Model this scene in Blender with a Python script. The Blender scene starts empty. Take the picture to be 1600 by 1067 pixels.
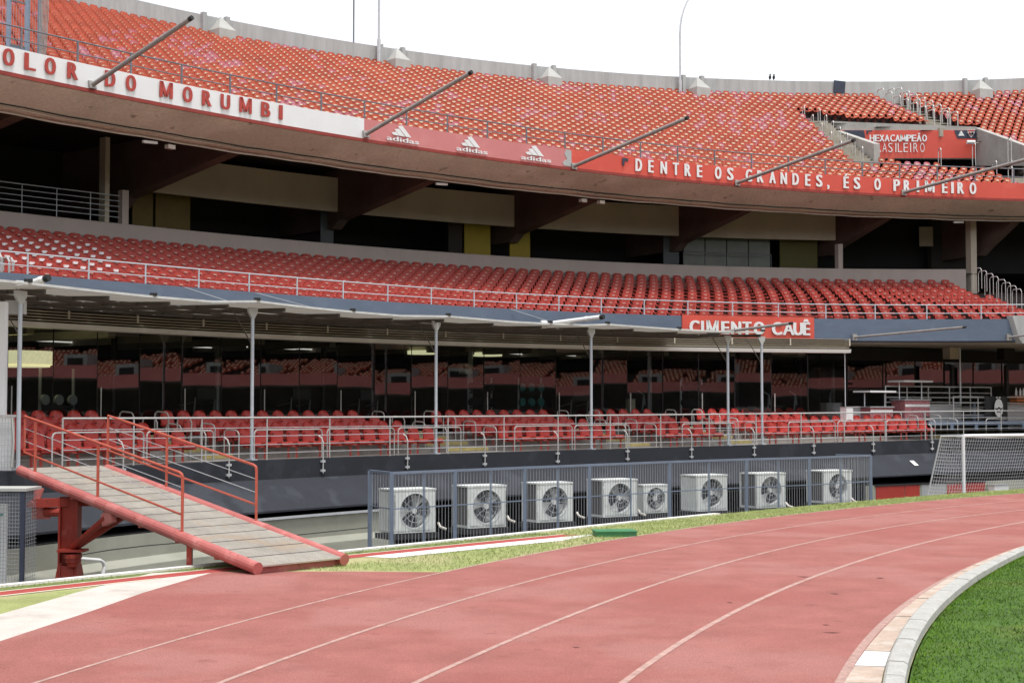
import bpy, math, random
from mathutils import Vector, Matrix
random.seed(7)
R_ = math.radians
S = bpy.context.scene
COL = S.collection
# ------------------------------------------------------------------ camera, sky, sun, exposure
CAMH, F, YH = 2.65, 2350.0, 640.0
PITCH = math.atan((YH - 533.5) / F)
cd = bpy.data.cameras.new('camera'); cam = bpy.data.objects.new('camera', cd); COL.objects.link(cam)
cam.location = (0, 0, CAMH); cam.rotation_euler = (math.pi/2 + PITCH, 0, 0)
cd.sensor_width = 36; cd.lens = 36 * F / 1600; cd.clip_start = .1; cd.clip_end = 3000
S.camera = cam
SUN_EL, SUN_AZ = R_(75), R_(148)
W = bpy.data.worlds.new('World'); S.world = W; W.use_nodes = True
nt = W.node_tree; nt.nodes.clear()
sky = nt.nodes.new('ShaderNodeTexSky'); sky.sky_type = 'NISHITA'; sky.sun_disc = False
sky.sun_elevation = SUN_EL; sky.sun_rotation = SUN_AZ; sky.air_density = 1.0; sky.dust_density = 1.0; sky.ozone_density = 1.0
hs = nt.nodes.new('ShaderNodeHueSaturation'); hs.inputs['Saturation'].default_value = .16
bgn = nt.nodes.new('ShaderNodeBackground'); bgn.inputs['Strength'].default_value = .13
wo = nt.nodes.new('ShaderNodeOutputWorld')
nt.links.new(sky.outputs[0], hs.inputs['Color']); nt.links.new(hs.outputs[0], bgn.inputs['Color']); nt.links.new(bgn.outputs[0], wo.inputs[0])
sl = bpy.data.lights.new('sun', 'SUN'); sl.energy = 1.5; sl.angle = R_(13); sl.color = (1, .98, .95)
so = bpy.data.objects.new('sun', sl); COL.objects.link(so)
sd = Vector((math.sin(SUN_AZ)*math.cos(SUN_EL), math.cos(SUN_AZ)*math.cos(SUN_EL), math.sin(SUN_EL)))
so.rotation_euler = sd.to_track_quat('Z', 'Y').to_euler(); so.location = (0, 0, 60)
S.view_settings.view_transform = 'Standard'; S.view_settings.look = 'None'; S.view_settings.gamma = 1
S.view_settings.exposure = 1.0; S.view_settings.use_curve_mapping = False
S.cycles.max_bounces = 8; S.cycles.transparent_max_bounces = 24
# ------------------------------------------------------------------ mapping from the survey points to the place
C0 = (61.0, -4.0)                       # centre of the bowl
def ray(px, py):
    X = (px-800)/F; v = (533.5-py)/F; c, s = math.cos(PITCH), math.sin(PITCH)
    return Vector((X, c - s*v, s + c*v))
def onz(px, py, z):
    d = ray(px, py); return Vector((0, 0, CAMH)) + d*((z-CAMH)/d.z)
def ond(px, py, y):
    d = ray(px, py); return Vector((0, 0, CAMH)) + d*(y/d.y)
def ang(p): return math.atan2(p[1]-C0[1], C0[0]-p[0])
def rad(p): return math.hypot(p[1]-C0[1], C0[0]-p[0])
def solve(A, b):
    n = len(b); M = [r[:]+[b[i]] for i, r in enumerate(A)]
    for i in range(n):
        p = max(range(i, n), key=lambda k: abs(M[k][i])); M[i], M[p] = M[p], M[i]
        for k in range(n):
            if k != i:
                f = M[k][i]/M[i][i]
                for j in range(i, n+1): M[k][j] -= f*M[i][j]
    return [M[i][n]/M[i][i] for i in range(n)]
def polyfit(x, y, deg):
    n = deg+1
    A = [[sum(t**(i+j) for t in x) for j in range(n)] for i in range(n)]
    return solve(A, [sum(v*t**i for t, v in zip(x, y)) for i in range(n)])
class Curve:
    def __init__(s, samples, z=None, deg=3, ext=3):
        P = []
        for q in samples:
            zz = q[2] if len(q) > 2 else z
            p = onz(q[0], q[1], zz); P.append((ang(p), rad(p), zz))
        s.a0, s.a1 = min(p[0] for p in P), max(p[0] for p in P)
        s.m = (s.a0+s.a1)/2; s.w = (s.a1-s.a0)/2
        u = [(p[0]-s.m)/s.w for p in P]
        s.c = polyfit(u, [p[1] for p in P], deg)
        zs = [p[2] for p in P]
        s.cz = polyfit(u, zs, 2) if max(zs)-min(zs) > 1e-6 else [zs[0]]
        s.ext = R_(ext)/s.w
    def _e(s, c, a):
        u = (a-s.m)/s.w
        if abs(u) <= 1: return sum(k*u**i for i, k in enumerate(c))
        e = 1.0 if u > 0 else -1.0
        d = sum(i*k*e**(i-1) for i, k in enumerate(c) if i)
        t = min(abs(u)-1, s.ext*2)
        return sum(k*e**i for i, k in enumerate(c)) + e*d*(t - t*t/(4*s.ext))
    def _n(s, a):
        while a > s.m + math.pi: a -= 2*math.pi
        while a < s.m - math.pi: a += 2*math.pi
        return a
    def _b(s, c, a):
        a = s._n(a); g = abs(a-s.m)/math.pi
        v = s._e(c, a)
        g = (g-.6)/.4
        if g > 0:
            e1 = s._e(c, s.m+math.pi*.99); e0 = s._e(c, s.m-math.pi*.99); k = .5*g*g*(3-2*g)
            v = v*(1-k) + (e0 if a > s.m else e1)*k
        return v
    def R(s, a): return s._b(s.c, a)
    def z(s, a): return s._b(s.cz, a)
    def at(s, a, dR=0, z=None, dz=0):
        r = s.R(a)+dR
        return Vector((C0[0]-r*math.cos(a), C0[1]+r*math.sin(a), (s.z(a) if z is None else z)+dz))
    def apx(s, px, dR=0, lo=8, hi=80):   # azimuth where the curve crosses image column px
        lo, hi = R_(lo), R_(hi)
        for _ in range(50):
            m = (lo+hi)/2; p = s.at(m, dR)
            x = 800+F*p.x/p.y/ (math.cos(PITCH)+math.sin(PITCH)*(p.z-CAMH)/p.y) if p.y > .5 else -9e9
            if x < px: lo = m
            else: hi = m
        return (lo+hi)/2
def rz(a): return math.pi/2 - a
def toC(a): return Vector((math.cos(a), -math.sin(a), 0))
def tan(a): return Vector((math.sin(a), math.cos(a), 0))
PLAT = Curve([(28,737,1.35),(300,722.5,1.35),(400,718.5,1.35),(500,715.5,1.35),(640,711.5,1.35),(760,707.5,1.35),(900,703,1.36),(1000,701,1.37),(1100,698,1.38),(1200,695,1.40),(1300,691.5,1.43),(1400,689,1.46),(1450,687.5,1.48)])
GL = Curve([(10,511),(100,516),(200,521),(300,525),(400,529.5),(600,539),(800,544.5),(1000,547.5),(1200,551.5),(1320,552.5)], 4.85)
T2 = Curve([(0,425),(200,441),(400,456.5),(600,471.5),(800,482.5),(1066,493),(1270,497.5),(1400,499),(1580,498)], 6.3)
TB = Curve([(0,330),(200,351),(400,370),(600,387),(800,402),(1000,411.5),(1200,417.5),(1310,420),(1500,421)], 9.49)
UF = Curve([(0,72),(200,115),(400,156),(567,185),(800,224),(1000,247),(1200,266),(1400,280),(1600,287)], 13.3)
RW = Curve([(200,3,21.4),(400,45,21.4),(650,80,21.4),(800,102,21.4),(1000,120,21.45),(1200,129.5,21.7),(1300,132,21.9),(1400,130,22.15),(1500,127,22.4),(1600,123,22.7)])
LA = Curve([(50,1067),(157,1036),(275,1003),(400,967),(525,934),(650,905),(800,872),(900,855),(1000,835),(1200,809.5),(1300,799),(1400,787),(1600,771)], 0)
LB = Curve([(342,1067),(400,1047),(525,1002),(650,961),(800,917),(915,887),(1025,859),(1150,839),(1300,815),(1450,796),(1600,782)], 0)
LC = Curve([(655,1067),(725,1032),(800,999),(1110,887),(1200,864),(1300,840),(1450,815),(1600,797)], 0)
LD = Curve([(975,1067),(1200,931),(1300,892),(1400,860),(1600,816)], 0)
def zq(l): return [(1200+u/4, 800+v/4) for u, v in l]
LW = Curve(zq([(452,1067),(600,830),(740,683),(900,556),(1000,487),(1150,400),(1400,292),(1600,217)]), 0)
K0 = Curve(zq([(485,1067),(620,870),(760,705),(870,600),(1050,470),(1200,385),(1400,293),(1600,220)]), 0)
K1 = Curve(zq([(720,1067),(775,880),(860,740),(950,625),(1090,505),(1250,403),(1450,304),(1600,243)]), 0)
K2 = Curve(zq([(870,1067),(900,920),(960,800),(1030,690),(1160,545),(1280,450),(1450,345),(1600,268)]), 0)
ED = Curve([(0,919),(100,906),(225,893),(525,862),(700,844),(900,826),(1000,817),(1125,804),(1200,796),(1300,786),(1400,777),(1600,764)], 0)
RS = Curve([(0,925),(200,903),(545,867.5),(700,852.5),(870,836)], 0, deg=2)
# ------------------------------------------------------------------ materials
def mat(name, col, rough=.6, ns=None, na=.2, bump=0, bs=60, metal=0, stretch=None, spec=.5, col2=None, blotch=None, emis=0, fine=None):
    m = bpy.data.materials.new(name); m.use_nodes = True; n = m.node_tree; L = n.links
    b = n.nodes['Principled BSDF']; b.inputs['Roughness'].default_value = rough; b.inputs['Metallic'].default_value = metal
    b.inputs['Specular IOR Level'].default_value = spec
    c = (*col, 1); b.inputs['Base Color'].default_value = c
    tc = n.nodes.new('ShaderNodeTexCoord')
    src = tc.outputs['Object']
    if stretch:
        mp = n.nodes.new('ShaderNodeMapping'); mp.inputs['Scale'].default_value = stretch; L.new(src, mp.inputs[0]); src = mp.outputs[0]
    if ns:
        tx = n.nodes.new('ShaderNodeTexNoise'); tx.inputs['Scale'].default_value = ns; tx.inputs['Detail'].default_value = 8; tx.inputs['Roughness'].default_value = .65
        L.new(src, tx.inputs['Vector'])
        rp = n.nodes.new('ShaderNodeValToRGB'); e = rp.color_ramp.elements
        e[0].position = .3; e[1].position = .72
        k = (1-na); d = col2 if col2 else tuple(x*k for x in col)
        e[0].color = (*d, 1); e[1].color = tuple(min(1, x*(1+na*.5)) for x in col)+(1,)
        L.new(tx.outputs['Fac'], rp.inputs[0]); out = rp.outputs[0]
        for (bsz, bcol, thr, amt) in (blotch or []):
            t2 = n.nodes.new('ShaderNodeTexNoise'); t2.inputs['Scale'].default_value = bsz; t2.inputs['Detail'].default_value = 6
            L.new(tc.outputs['Object'], t2.inputs['Vector'])
            r2 = n.nodes.new('ShaderNodeValToRGB'); r2.color_ramp.elements[0].position = thr; r2.color_ramp.elements[1].position = min(1, thr+.08)
            r2.color_ramp.elements[0].color = (0, 0, 0, 1); r2.color_ramp.elements[1].color = (amt, amt, amt, 1)
            mx = n.nodes.new('ShaderNodeMixRGB'); L.new(t2.outputs['Fac'], r2.inputs[0]); L.new(r2.outputs[0], mx.inputs[0])
            L.new(out, mx.inputs[1]); mx.inputs[2].default_value = (*bcol, 1); out = mx.outputs[0]
        if fine:
            t3 = n.nodes.new('ShaderNodeTexNoise'); t3.inputs['Scale'].default_value = fine[0]; t3.inputs['Detail'].default_value = 3
            L.new(tc.outputs['Object'], t3.inputs['Vector'])
            r3 = n.nodes.new('ShaderNodeMapRange'); r3.inputs[1].default_value = .25; r3.inputs[2].default_value = .75; r3.inputs[3].default_value = 1-fine[1]; r3.inputs[4].default_value = 1+fine[1]
            vm = n.nodes.new('ShaderNodeVectorMath'); vm.operation = 'SCALE'; L.new(t3.outputs['Fac'], r3.inputs[0]); L.new(out, vm.inputs[0]); L.new(r3.outputs[0], vm.inputs['Scale']); out = vm.outputs[0]
        L.new(out, b.inputs['Base Color'])
    if bump:
        t4 = n.nodes.new('ShaderNodeTexNoise'); t4.inputs['Scale'].default_value = bs; t4.inputs['Detail'].default_value = 5; L.new(tc.outputs['Object'], t4.inputs['Vector'])
        bp = n.nodes.new('ShaderNodeBump'); bp.inputs['Strength'].default_value = bump; bp.inputs['Distance'].default_value = .02
        L.new(t4.outputs['Fac'], bp.inputs['Height']); L.new(bp.outputs[0], b.inputs['Normal'])
    if emis:
        b.inputs['Emission Color'].default_value = c; b.inputs['Emission Strength'].default_value = emis
    return m
M = {}
def D(k, *a, **kw): M[k] = mat(k, *a, **kw)
D('track', (.37,.140,.120), .92, 1.2, .2, .5, 160, spec=.25, blotch=[(.35,(.40,.185,.162),.5,.55),(.9,(.31,.115,.10),.62,.4),(.13,(.33,.105,.09),.5,.6),(2.6,(.26,.095,.083),.64,.6),(5.5,(.47,.24,.21),.70,.5)], fine=(75,.38))
D('track_line', (.50,.31,.265), .85, 6, .35, blotch=[(9,(.36,.15,.13),.60,.7),(1.4,(.38,.17,.15),.58,.6)], fine=(60,.15))
D('worn_line', (.45,.28,.24), .9, 14, .35, fine=(40,.2))
D('red_strip', (.40,.06,.05), .9, 3, .2, .3, 120)
D('cream', (.72,.66,.52), .8, 4, .25)
D('white_strip', (.78,.75,.72), .8, 3, .12, blotch=[(1.5,(.45,.40,.36),.66,.5)])
D('path', (.60,.54,.485), .9, 2.2, .16, .3, 40, stretch=(1,1,1), blotch=[(.8,(.40,.35,.31),.58,.55),(3,(.60,.55,.50),.55,.4)], fine=(25,.08))
D('verge', (.33,.36,.13), .95, 1.3, .3, .6, 50, blotch=[(.5,(.44,.39,.21),.5,.7),(1.1,(.22,.28,.08),.6,.6)], fine=(30,.25))
D('verge_green', (.16,.20,.05), .95, 3, .5, .6, 50, fine=(30,.3))
D('pitch', (.065,.135,.016), .95, 1.0, .25, .5, 60, blotch=[(.4,(.12,.15,.025),.52,.6),(1.7,(.03,.06,.008),.55,.6)], fine=(24,.3))
D('blade', (.12,.235,.022), .85, .9, .5, spec=.15, blotch=[(3,(.07,.15,.014),.5,.7),(.5,(.19,.27,.04),.56,.6)])
D('blade_dry', (.34,.40,.14), .8, 2.5, .45)
D('kerb', (.46,.45,.42), .85, 5, .18, .4, 50, blotch=[(2,(.36,.34,.30),.62,.6)], fine=(40,.1))
D('kerb_grey', (.20,.22,.27), .8, 8, .3)
D('gutter', (.52,.40,.32), .85, 4, .2, .4, 60, blotch=[(2.4,(.58,.50,.43),.5,.7),(5,(.34,.25,.19),.63,.5)], fine=(40,.1))
D('gutter_white', (.80,.79,.78), .7, 6, .08)
D('moat', (.16,.155,.13), .95, 1.5, .4)
D('palewall', (.31,.31,.255), .85, .9, .16, .3, 30, stretch=(1,1,2.2), blotch=[(.7,(.18,.18,.14),.66,.6),(.45,(.37,.37,.31),.52,.5)])
D('black', (.016,.019,.026), .8, .7, .3, .25, 25, blotch=[(1.2,(.03,.034,.044),.55,.6),(2.5,(.10,.105,.115),.70,.35)], fine=(12,.1))
D('slate', (.022,.025,.034), .8, .8, .25, .25, 25, blotch=[(.9,(.05,.056,.068),.55,.5),(2.3,(.09,.10,.11),.69,.4)], fine=(12,.1))
D('bluefascia', (.115,.15,.21), .75, .8, .14, .3, 30, stretch=(1,1,3), blotch=[(1.1,(.15,.19,.25),.6,.4),(2.6,(.07,.09,.13),.66,.4)])
D('concrete', (.42,.40,.37), .9, 1.0, .2, .4, 30, stretch=(1,1,1), blotch=[(.6,(.30,.27,.24),.58,.5)], fine=(14,.1))
D('rimwall', (.44,.45,.44), .9, 1.0, .22, .3, 30, stretch=(3,3,.35), blotch=[(.5,(.33,.335,.33),.6,.4)])
D('soffit', (.78,.74,.64), .95, .55, .2, .3, 14, stretch=(1,1,1), blotch=[(.22,(.55,.50,.42),.52,.6),(.8,(.80,.76,.70),.63,.9),(2.2,(.22,.19,.16),.64,.7)], fine=(9,.12))
D('beam', (.13,.085,.07), .9, .8, .3, .3, 20)
D('panel', (.56,.49,.40), .9, .7, .12, .2, 20, stretch=(1,1,.5), blotch=[(.5,(.42,.36,.29),.6,.4)])
D('band', (.47,.40,.37), .9, .6, .1, .2, 20, stretch=(2,2,.4), blotch=[(.8,(.38,.32,.29),.64,.35)])
D('step', (.035,.026,.022), .9, 1.5, .3)  # shade between the seats is put into this near-black tread colour
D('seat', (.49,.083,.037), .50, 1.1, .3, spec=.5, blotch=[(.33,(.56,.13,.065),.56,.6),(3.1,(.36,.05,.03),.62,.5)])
D('seat_pink', (.50,.135,.16), .55, 2, .25, blotch=[(5,(.55,.26,.34),.52,.7)])
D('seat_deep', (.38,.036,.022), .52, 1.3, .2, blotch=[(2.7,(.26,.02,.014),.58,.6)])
D('seat_low', (.45,.040,.030), .42, 1.5, .2, spec=.5, blotch=[(1.9,(.52,.085,.07),.58,.6)])
D('plate', (.85,.76,.56), .4, 9, .15)  # cream for the seat-back highlights, painted as small flat pieces
D('glint_dim', (.62,.42,.34), .4)  # weaker painted highlight for the seats of the middle tier
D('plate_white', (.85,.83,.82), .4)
D('rib', (.12,.025,.02), .7)
D('bench', (.38,.06,.045), .5, 3, .15)
D('steel', (.55,.56,.58), .35, 3, .15, metal=.7)
D('galv', (.58,.60,.62), .5, 5, .2, metal=.3)
D('postpaint', (.50,.54,.58), .45, 3, .1)
D('greyrail', (.16,.165,.19), .5, 3, .2)
D('polemetal', (.36,.34,.32), .5, 4, .25, metal=.2)
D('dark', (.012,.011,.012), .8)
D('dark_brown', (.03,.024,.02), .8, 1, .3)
D('white', (.80,.80,.79), .5, 3, .06)
D('white_worn', (.80,.80,.80), .55, 1.2, .05, blotch=[(3.2,(.55,.56,.58),.71,.5)])
D('redband', (.30,.045,.035), .8, 2, .2)
D('banner_red', (.66,.085,.055), .6, .6, .08, blotch=[(.7,(.72,.13,.09),.55,.5)])
D('banner_pink', (.60,.21,.205), .7, .8, .06, blotch=[(.8,(.65,.27,.26),.55,.5)])
D('letter_red', (.45,.055,.04), .6, 5, .2)
D('navy', (.035,.045,.075), .6, 3, .2)
D('ramp_red', (.52,.15,.135), .5, 2.2, .18, .15, 40, blotch=[(2.2,(.60,.24,.22),.55,.6),(5,(.30,.07,.055),.63,.7)])
D('ramp_rail', (.52,.105,.065), .5, 3, .2, blotch=[(6,(.30,.06,.04),.64,.6)])
D('column_red', (.33,.035,.02), .5, 2.5, .3, .2, 30, blotch=[(4,(.42,.12,.09),.63,.6),(9,(.12,.02,.015),.66,.7)])
D('treadmesh', (.33,.31,.27), .7)
D('tread', (.56,.52,.46), .75, 2, .2, .6, 90, blotch=[(1.3,(.55,.43,.32),.56,.6),(4,(.34,.31,.27),.64,.5)])
D('ac', (.70,.73,.70), .5, 3, .10, blotch=[(2.2,(.48,.47,.42),.60,.5),(7,(.40,.36,.30),.68,.4)])
D('ac_dark', (.075,.08,.09), .6)
D('coil', (.20,.20,.205), .5, 30, .3, metal=.4)
D('fan', (.33,.34,.33), .4, metal=.2)
D('fan_light', (.72,.73,.72), .4)
D('cage', (.17,.21,.28), .55, 3, .15)
D('cagebar', (.33,.35,.37), .5, 4, .15)
D('net', (.80,.80,.80), .8)
D('goal', (.82,.82,.82), .45)
D('green', (.05,.22,.09), .6, 4, .2)
D('canopy', (.30,.265,.21), .8, .8, .3, blotch=[(.6,(.16,.13,.10),.55,.6),(2.5,(.42,.37,.30),.6,.5)])
D('canopy_edge', (.66,.66,.63), .6, 2.5, .25)
D('rafter', (.10,.085,.07), .7, 2, .2)
D('gutterm', (.55,.50,.40), .6, .8, .1)
D('louvre', (.40,.36,.28), .7)
D('gutterw', (.78,.76,.70), .5, 2, .06)
D('yellow', (.34,.25,.01), .6, 2, .1)
D('ochre', (.13,.085,.006), .6, 2, .2)
D('olive', (.09,.08,.015), .7)
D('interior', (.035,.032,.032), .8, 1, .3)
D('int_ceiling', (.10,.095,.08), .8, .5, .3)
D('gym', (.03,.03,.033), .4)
D('gym_grey', (.42,.43,.44), .4, metal=.3)
D('pale_glazing', (.13,.145,.125), .4, 1, .3)
D('teal', (.06,.30,.28), .5)
D('lampshade', (.75,.72,.42), .7, emis=.55)
D('tube', (1,.95,.85), .5, emis=.45)
D('orange', (.50,.14,.03), .5)
D('paint_yellow', (.42,.34,.13), .8, 5, .3)
D('redpanel', (.36,.03,.02), .7, 1, .2)
D('bluesteel', (.26,.32,.42), .55, 2, .15)
D('pinkcart', (.50,.20,.22), .6, 14, .5, col2=(.16,.05,.05))
D('bluegrey', (.05,.058,.07), .5)
D('cable', (.02,.02,.02), .7)
D('pipe', (.62,.58,.52), .5, 3, .15)
D('hoop', (.52,.51,.49), .45, 4, .12, metal=.2)
D('aislestep', (.40,.36,.29), .9, 2, .25)
D('skylight', (.46,.46,.43), .7, 2, .12)
D('bird', (.02,.02,.02), .7)
def glassmat(name, tint, refl):
    m = bpy.data.materials.new(name); m.use_nodes = True; n = m.node_tree; L = n.links; n.nodes.clear()
    o = n.nodes.new('ShaderNodeOutputMaterial'); t = n.nodes.new('ShaderNodeBsdfTransparent'); g = n.nodes.new('ShaderNodeBsdfGlossy')
    t.inputs[0].default_value = (*tint, 1); g.inputs['Roughness'].default_value = .012
    fr = n.nodes.new('ShaderNodeFresnel'); fr.inputs['IOR'].default_value = 1.5
    ma = n.nodes.new('ShaderNodeMath'); ma.operation = 'MULTIPLY_ADD'; ma.inputs[1].default_value = 1.6; ma.inputs[2].default_value = refl
    tc = n.nodes.new('ShaderNodeTexCoord'); tx = n.nodes.new('ShaderNodeTexNoise'); tx.inputs['Scale'].default_value = .55; tx.inputs['Detail'].default_value = 1
    bp = n.nodes.new('ShaderNodeBump'); bp.inputs['Strength'].default_value = .08; bp.inputs['Distance'].default_value = .015
    L.new(tc.outputs['Object'], tx.inputs[0]); L.new(tx.outputs['Fac'], bp.inputs['Height']); L.new(bp.outputs[0], g.inputs['Normal'])
    mx = n.nodes.new('ShaderNodeMixShader'); L.new(fr.outputs[0], ma.inputs[0]); L.new(ma.outputs[0], mx.inputs[0]); L.new(t.outputs[0], mx.inputs[1]); L.new(g.outputs[0], mx.inputs[2]); L.new(mx.outputs[0], o.inputs[0])
    return m
def translucent(k, amt):
    m = M[k]; n = m.node_tree; L = n.links; b = n.nodes['Principled BSDF']; o = [x for x in n.nodes if x.type == 'OUTPUT_MATERIAL'][0]
    t = n.nodes.new('ShaderNodeBsdfTranslucent'); t.inputs[0].default_value = (.75,.70,.60,1); mx = n.nodes.new('ShaderNodeMixShader'); mx.inputs[0].default_value = amt
    L.new(b.outputs[0], mx.inputs[1]); L.new(t.outputs[0], mx.inputs[2]); L.new(mx.outputs[0], o.inputs[0])
translucent('canopy', .16)
M['glass'] = glassmat('glass', (.66,.70,.70), .10)
# ------------------------------------------------------------------ mesh helpers
class MB:
    def __init__(s): s.v = []; s.f = []; s.m = []
    def add(s, vs, fs, mi=0):
        b = len(s.v); s.v += [tuple(v) for v in vs]; s.f += [tuple(b+i for i in f) for f in fs]; s.m += [mi]*len(fs); return s
    def box(s, c, sx, sy, sz, X=None, Y=None, Z=None, mi=0):
        c = Vector(c); X = (X or Vector((1,0,0)))*sx/2; Y = (Y or Vector((0,1,0)))*sy/2; Z = (Z or Vector((0,0,1)))*sz/2
        vs = [c+X*i+Y*j+Z*k for i in (-1,1) for j in (-1,1) for k in (-1,1)]
        return s.add(vs, [(0,1,3,2),(4,6,7,5),(0,4,5,1),(2,3,7,6),(0,2,6,4),(1,5,7,3)], mi)
    def bar(s, a, b, w, h=None, mi=0):
        a, b = Vector(a), Vector(b); d = b-a; l = d.length
        if l < 1e-6: return s
        d /= l; u = Vector((0,0,1)) if abs(d.z) < .95 else Vector((1,0,0))
        X = d.cross(u).normalized(); Z = X.cross(d).normalized()
        return s.box((a+b)/2, w, l, h or w, X, d, Z, mi)
    def tube(s, path, r, n=6, mi=0, r2=None, cap=True):
        path = [Vector(p) for p in path]; rings = []; N = len(path); pu = None
        for i, p in enumerate(path):
            d = (path[min(i+1,N-1)]-path[max(i-1,0)]).normalized()
            if pu is None:
                u = Vector((0,0,1)) if abs(d.z) < .9 else Vector((1,0,0)); X = d.cross(u).normalized()
            else: X = (pu - d*pu.dot(d)).normalized()
            pu = X; Y = d.cross(X); rr = r if r2 is None else r+(r2-r)*i/(N-1)
            rings.append([p+(X*math.cos(2*math.pi*k/n)+Y*math.sin(2*math.pi*k/n))*rr for k in range(n)])
        vs = [v for q in rings for v in q]; fs = []
        for i in range(N-1):
            for k in range(n): fs.append((i*n+k, i*n+(k+1)%n, (i+1)*n+(k+1)%n, (i+1)*n+k))
        if cap: fs += [tuple(range(n))[::-1], tuple((N-1)*n+k for k in range(n))]
        return s.add(vs, fs, mi)
    def poly(s, pts, mi=0): return s.add(pts, [tuple(range(len(pts)))], mi)
    def prism(s, pts, off, mi=0):
        off = Vector(off); n = len(pts); vs = [Vector(p) for p in pts]; vs += [p+off for p in vs]
        return s.add(vs, [tuple(range(n))[::-1], tuple(range(n, 2*n))]+[(i, (i+1)%n, n+(i+1)%n, n+i) for i in range(n)], mi)
    def grid(s, rows, mi=0, close=False):
        n = len(rows[0]); vs = [v for r in rows for v in r]; fs = []
        for i in range(len(rows)-1):
            for j in range(n-1 if not close else n): fs.append((i*n+j, i*n+(j+1)%n, (i+1)*n+(j+1)%n, (i+1)*n+j))
        return s.add(vs, fs, mi)
    def lathe(s, prof, n=16, axis=None, mi=0, o=(0,0,0)):
        o = Vector(o); rows = []
        for r, h in prof:
            rows.append([o+Vector((r*math.cos(2*math.pi*k/n), r*math.sin(2*math.pi*k/n), h)) for k in range(n)])
        return s.grid(rows, mi, True)
    def mesh(s, name, mats, smooth=False):
        me = bpy.data.meshes.new(name); me.from_pydata(s.v, [], s.f); 
        for m in mats: me.materials.append(M[m])
        if len(mats) > 1: me.polygons.foreach_set('material_index', s.m)
        if smooth: me.polygons.foreach_set('use_smooth', [True]*len(s.f))
        me.update(); return me
def link(name, me, parent=None, world=False):
    o = bpy.data.objects.new(name, me); COL.objects.link(o)
    if parent:
        o.parent = parent
        if world: o.matrix_parent_inverse = (Matrix.Translation(parent.location) @ parent.rotation_euler.to_matrix().to_4x4()).inverted()
    return o
def P(name, mb, mats, parent=None, world=True, smooth=False, kind=None, label=None):
    if isinstance(mats, str): mats = [mats]
    o = link(name, mb.mesh(name, mats, smooth), parent, world)
    if kind: o['kind'] = kind
    if label: o['label'] = label
    return o
def tag(o, label, cat, group=None, kind=None):
    if label: o['label'] = label
    if cat: o['category'] = cat
    if group: o['group'] = group
    if kind: o['kind'] = kind
    return o
def T(name, label, cat, loc=(0,0,0), r=0, group=None):
    o = bpy.data.objects.new(name, None); COL.objects.link(o); o.empty_display_size = .2; o.location = Vector(loc); o.rotation_euler = (0,0,r)
    return tag(o, label, cat, group)
def dup(root, loc, r, label=None):
    c = root.copy(); COL.objects.link(c); c.location = loc; c.rotation_euler = (0,0,r)
    if label: c['label'] = label
    for ch in root.children:
        d = ch.copy(); COL.objects.link(d); d.parent = c
        for g in ch.children:
            e = g.copy(); COL.objects.link(e); e.parent = d
    return c
def arange(a0, a1, step):
    n = max(2, int(abs(a1-a0)/step)+1); return [a0+(a1-a0)*i/(n-1) for i in range(n)]
def ringA(step=.7):                     # the whole round: fine where the camera looks, coarse elsewhere
    return arange(R_(8), R_(82), R_(step)) + arange(R_(84), R_(366), R_(3)) + [R_(368)]
def sweep(mb, cv, A, prof, closed=False, mi=0):
    rows = [[cv.at(a, dR, z=(z(a) if callable(z) else z)) for dR, z in prof] for a in A]
    return mb.grid(rows, mi, closed)
def ord_(n):
    w = ['zeroth','first','second','third','fourth','fifth','sixth','seventh','eighth','ninth','tenth','eleventh','twelfth','thirteenth','fourteenth','fifteenth','sixteenth','seventeenth','eighteenth','nineteenth','twentieth']
    if n < len(w): return w[n]
    return str(n)+('th' if n % 100 in (11,12,13) or n % 10 not in (1,2,3) else {1:'st',2:'nd',3:'rd'}[n % 10])
# ------------------------------------------------------------------ ground
def ringsheet(name, c0, c1, z, mats, A=None, kind='structure', d0=0, d1=0):
    mb = MB(); A = A or ringA(.6)
    mb.grid([[c0.at(a, d0, z), c1.at(a, d1, z)] for a in A]); return tag(P(name, mb, mats), None, None, kind=kind)
mb = MB(); mb.poly([(-600,-600,-1.7),(700,-600,-1.7),(700,700,-1.7),(-600,700,-1.7)]); tag(P('ground', mb, 'moat'), None, None, kind='structure')
# grassy verge: from the track edge to the moat kerb, with the runoff shelf under the track
ringsheet('verge_grass', K2, ED, 0.0, 'verge', d0=-.02)
mb = MB(); rows = []
for a in ringA(1.0):
    rows.append([K2.at(a, -(K2.R(a)-.5)*t, 0.0) for t in (0.0,.1,.25,.5,1)])
tag(P('pitch_grass', mb.grid(rows), 'pitch'), None, None, kind='structure')
ringsheet('running_track', K0, LA, .010, 'track', d0=-.01, d1=.03)
mb = MB()
out = [(-700,1210),(0,1001),(140,955),(225,925),(335,893),(400,892.5),(550,892.2),(690,893.5),(760,881)]
pts = [onz(x, y, .006) for x, y in out]
inn = [LA.at(LA.apx(x), -.05, .006) for x in (760,600,400,200,0,-300)]
tag(P('track_runoff', MB().poly(pts+inn), 'track'), None, None, kind='structure')
tag(P('concrete_path', MB().poly([onz(x, y, .005) for x, y in [(-700,1210),(0,1001),(140,955),(225,925),(337,892.6),(300,891.5),(237,895),(207,902),(120,925),(0,959),(-700,1105)]]), 'path'), None, None, kind='structure')
Avis = arange(R_(4), R_(80), R_(.5))
for cv, w in ((LA,.055),(LB,.065),(LC,.07),(LD,.08)):
    tag(P('lane_line', MB().grid([[cv.at(a, -w/2, .014), cv.at(a, w/2, .014)] for a in Avis]), 'track_line'), None, None, kind='structure')
tag(P('lane_line', MB().grid([[LW.at(a, -.05, .014), LW.at(a, .05, .014)] for a in Avis]), 'worn_line'), None, None, kind='structure')
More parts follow.
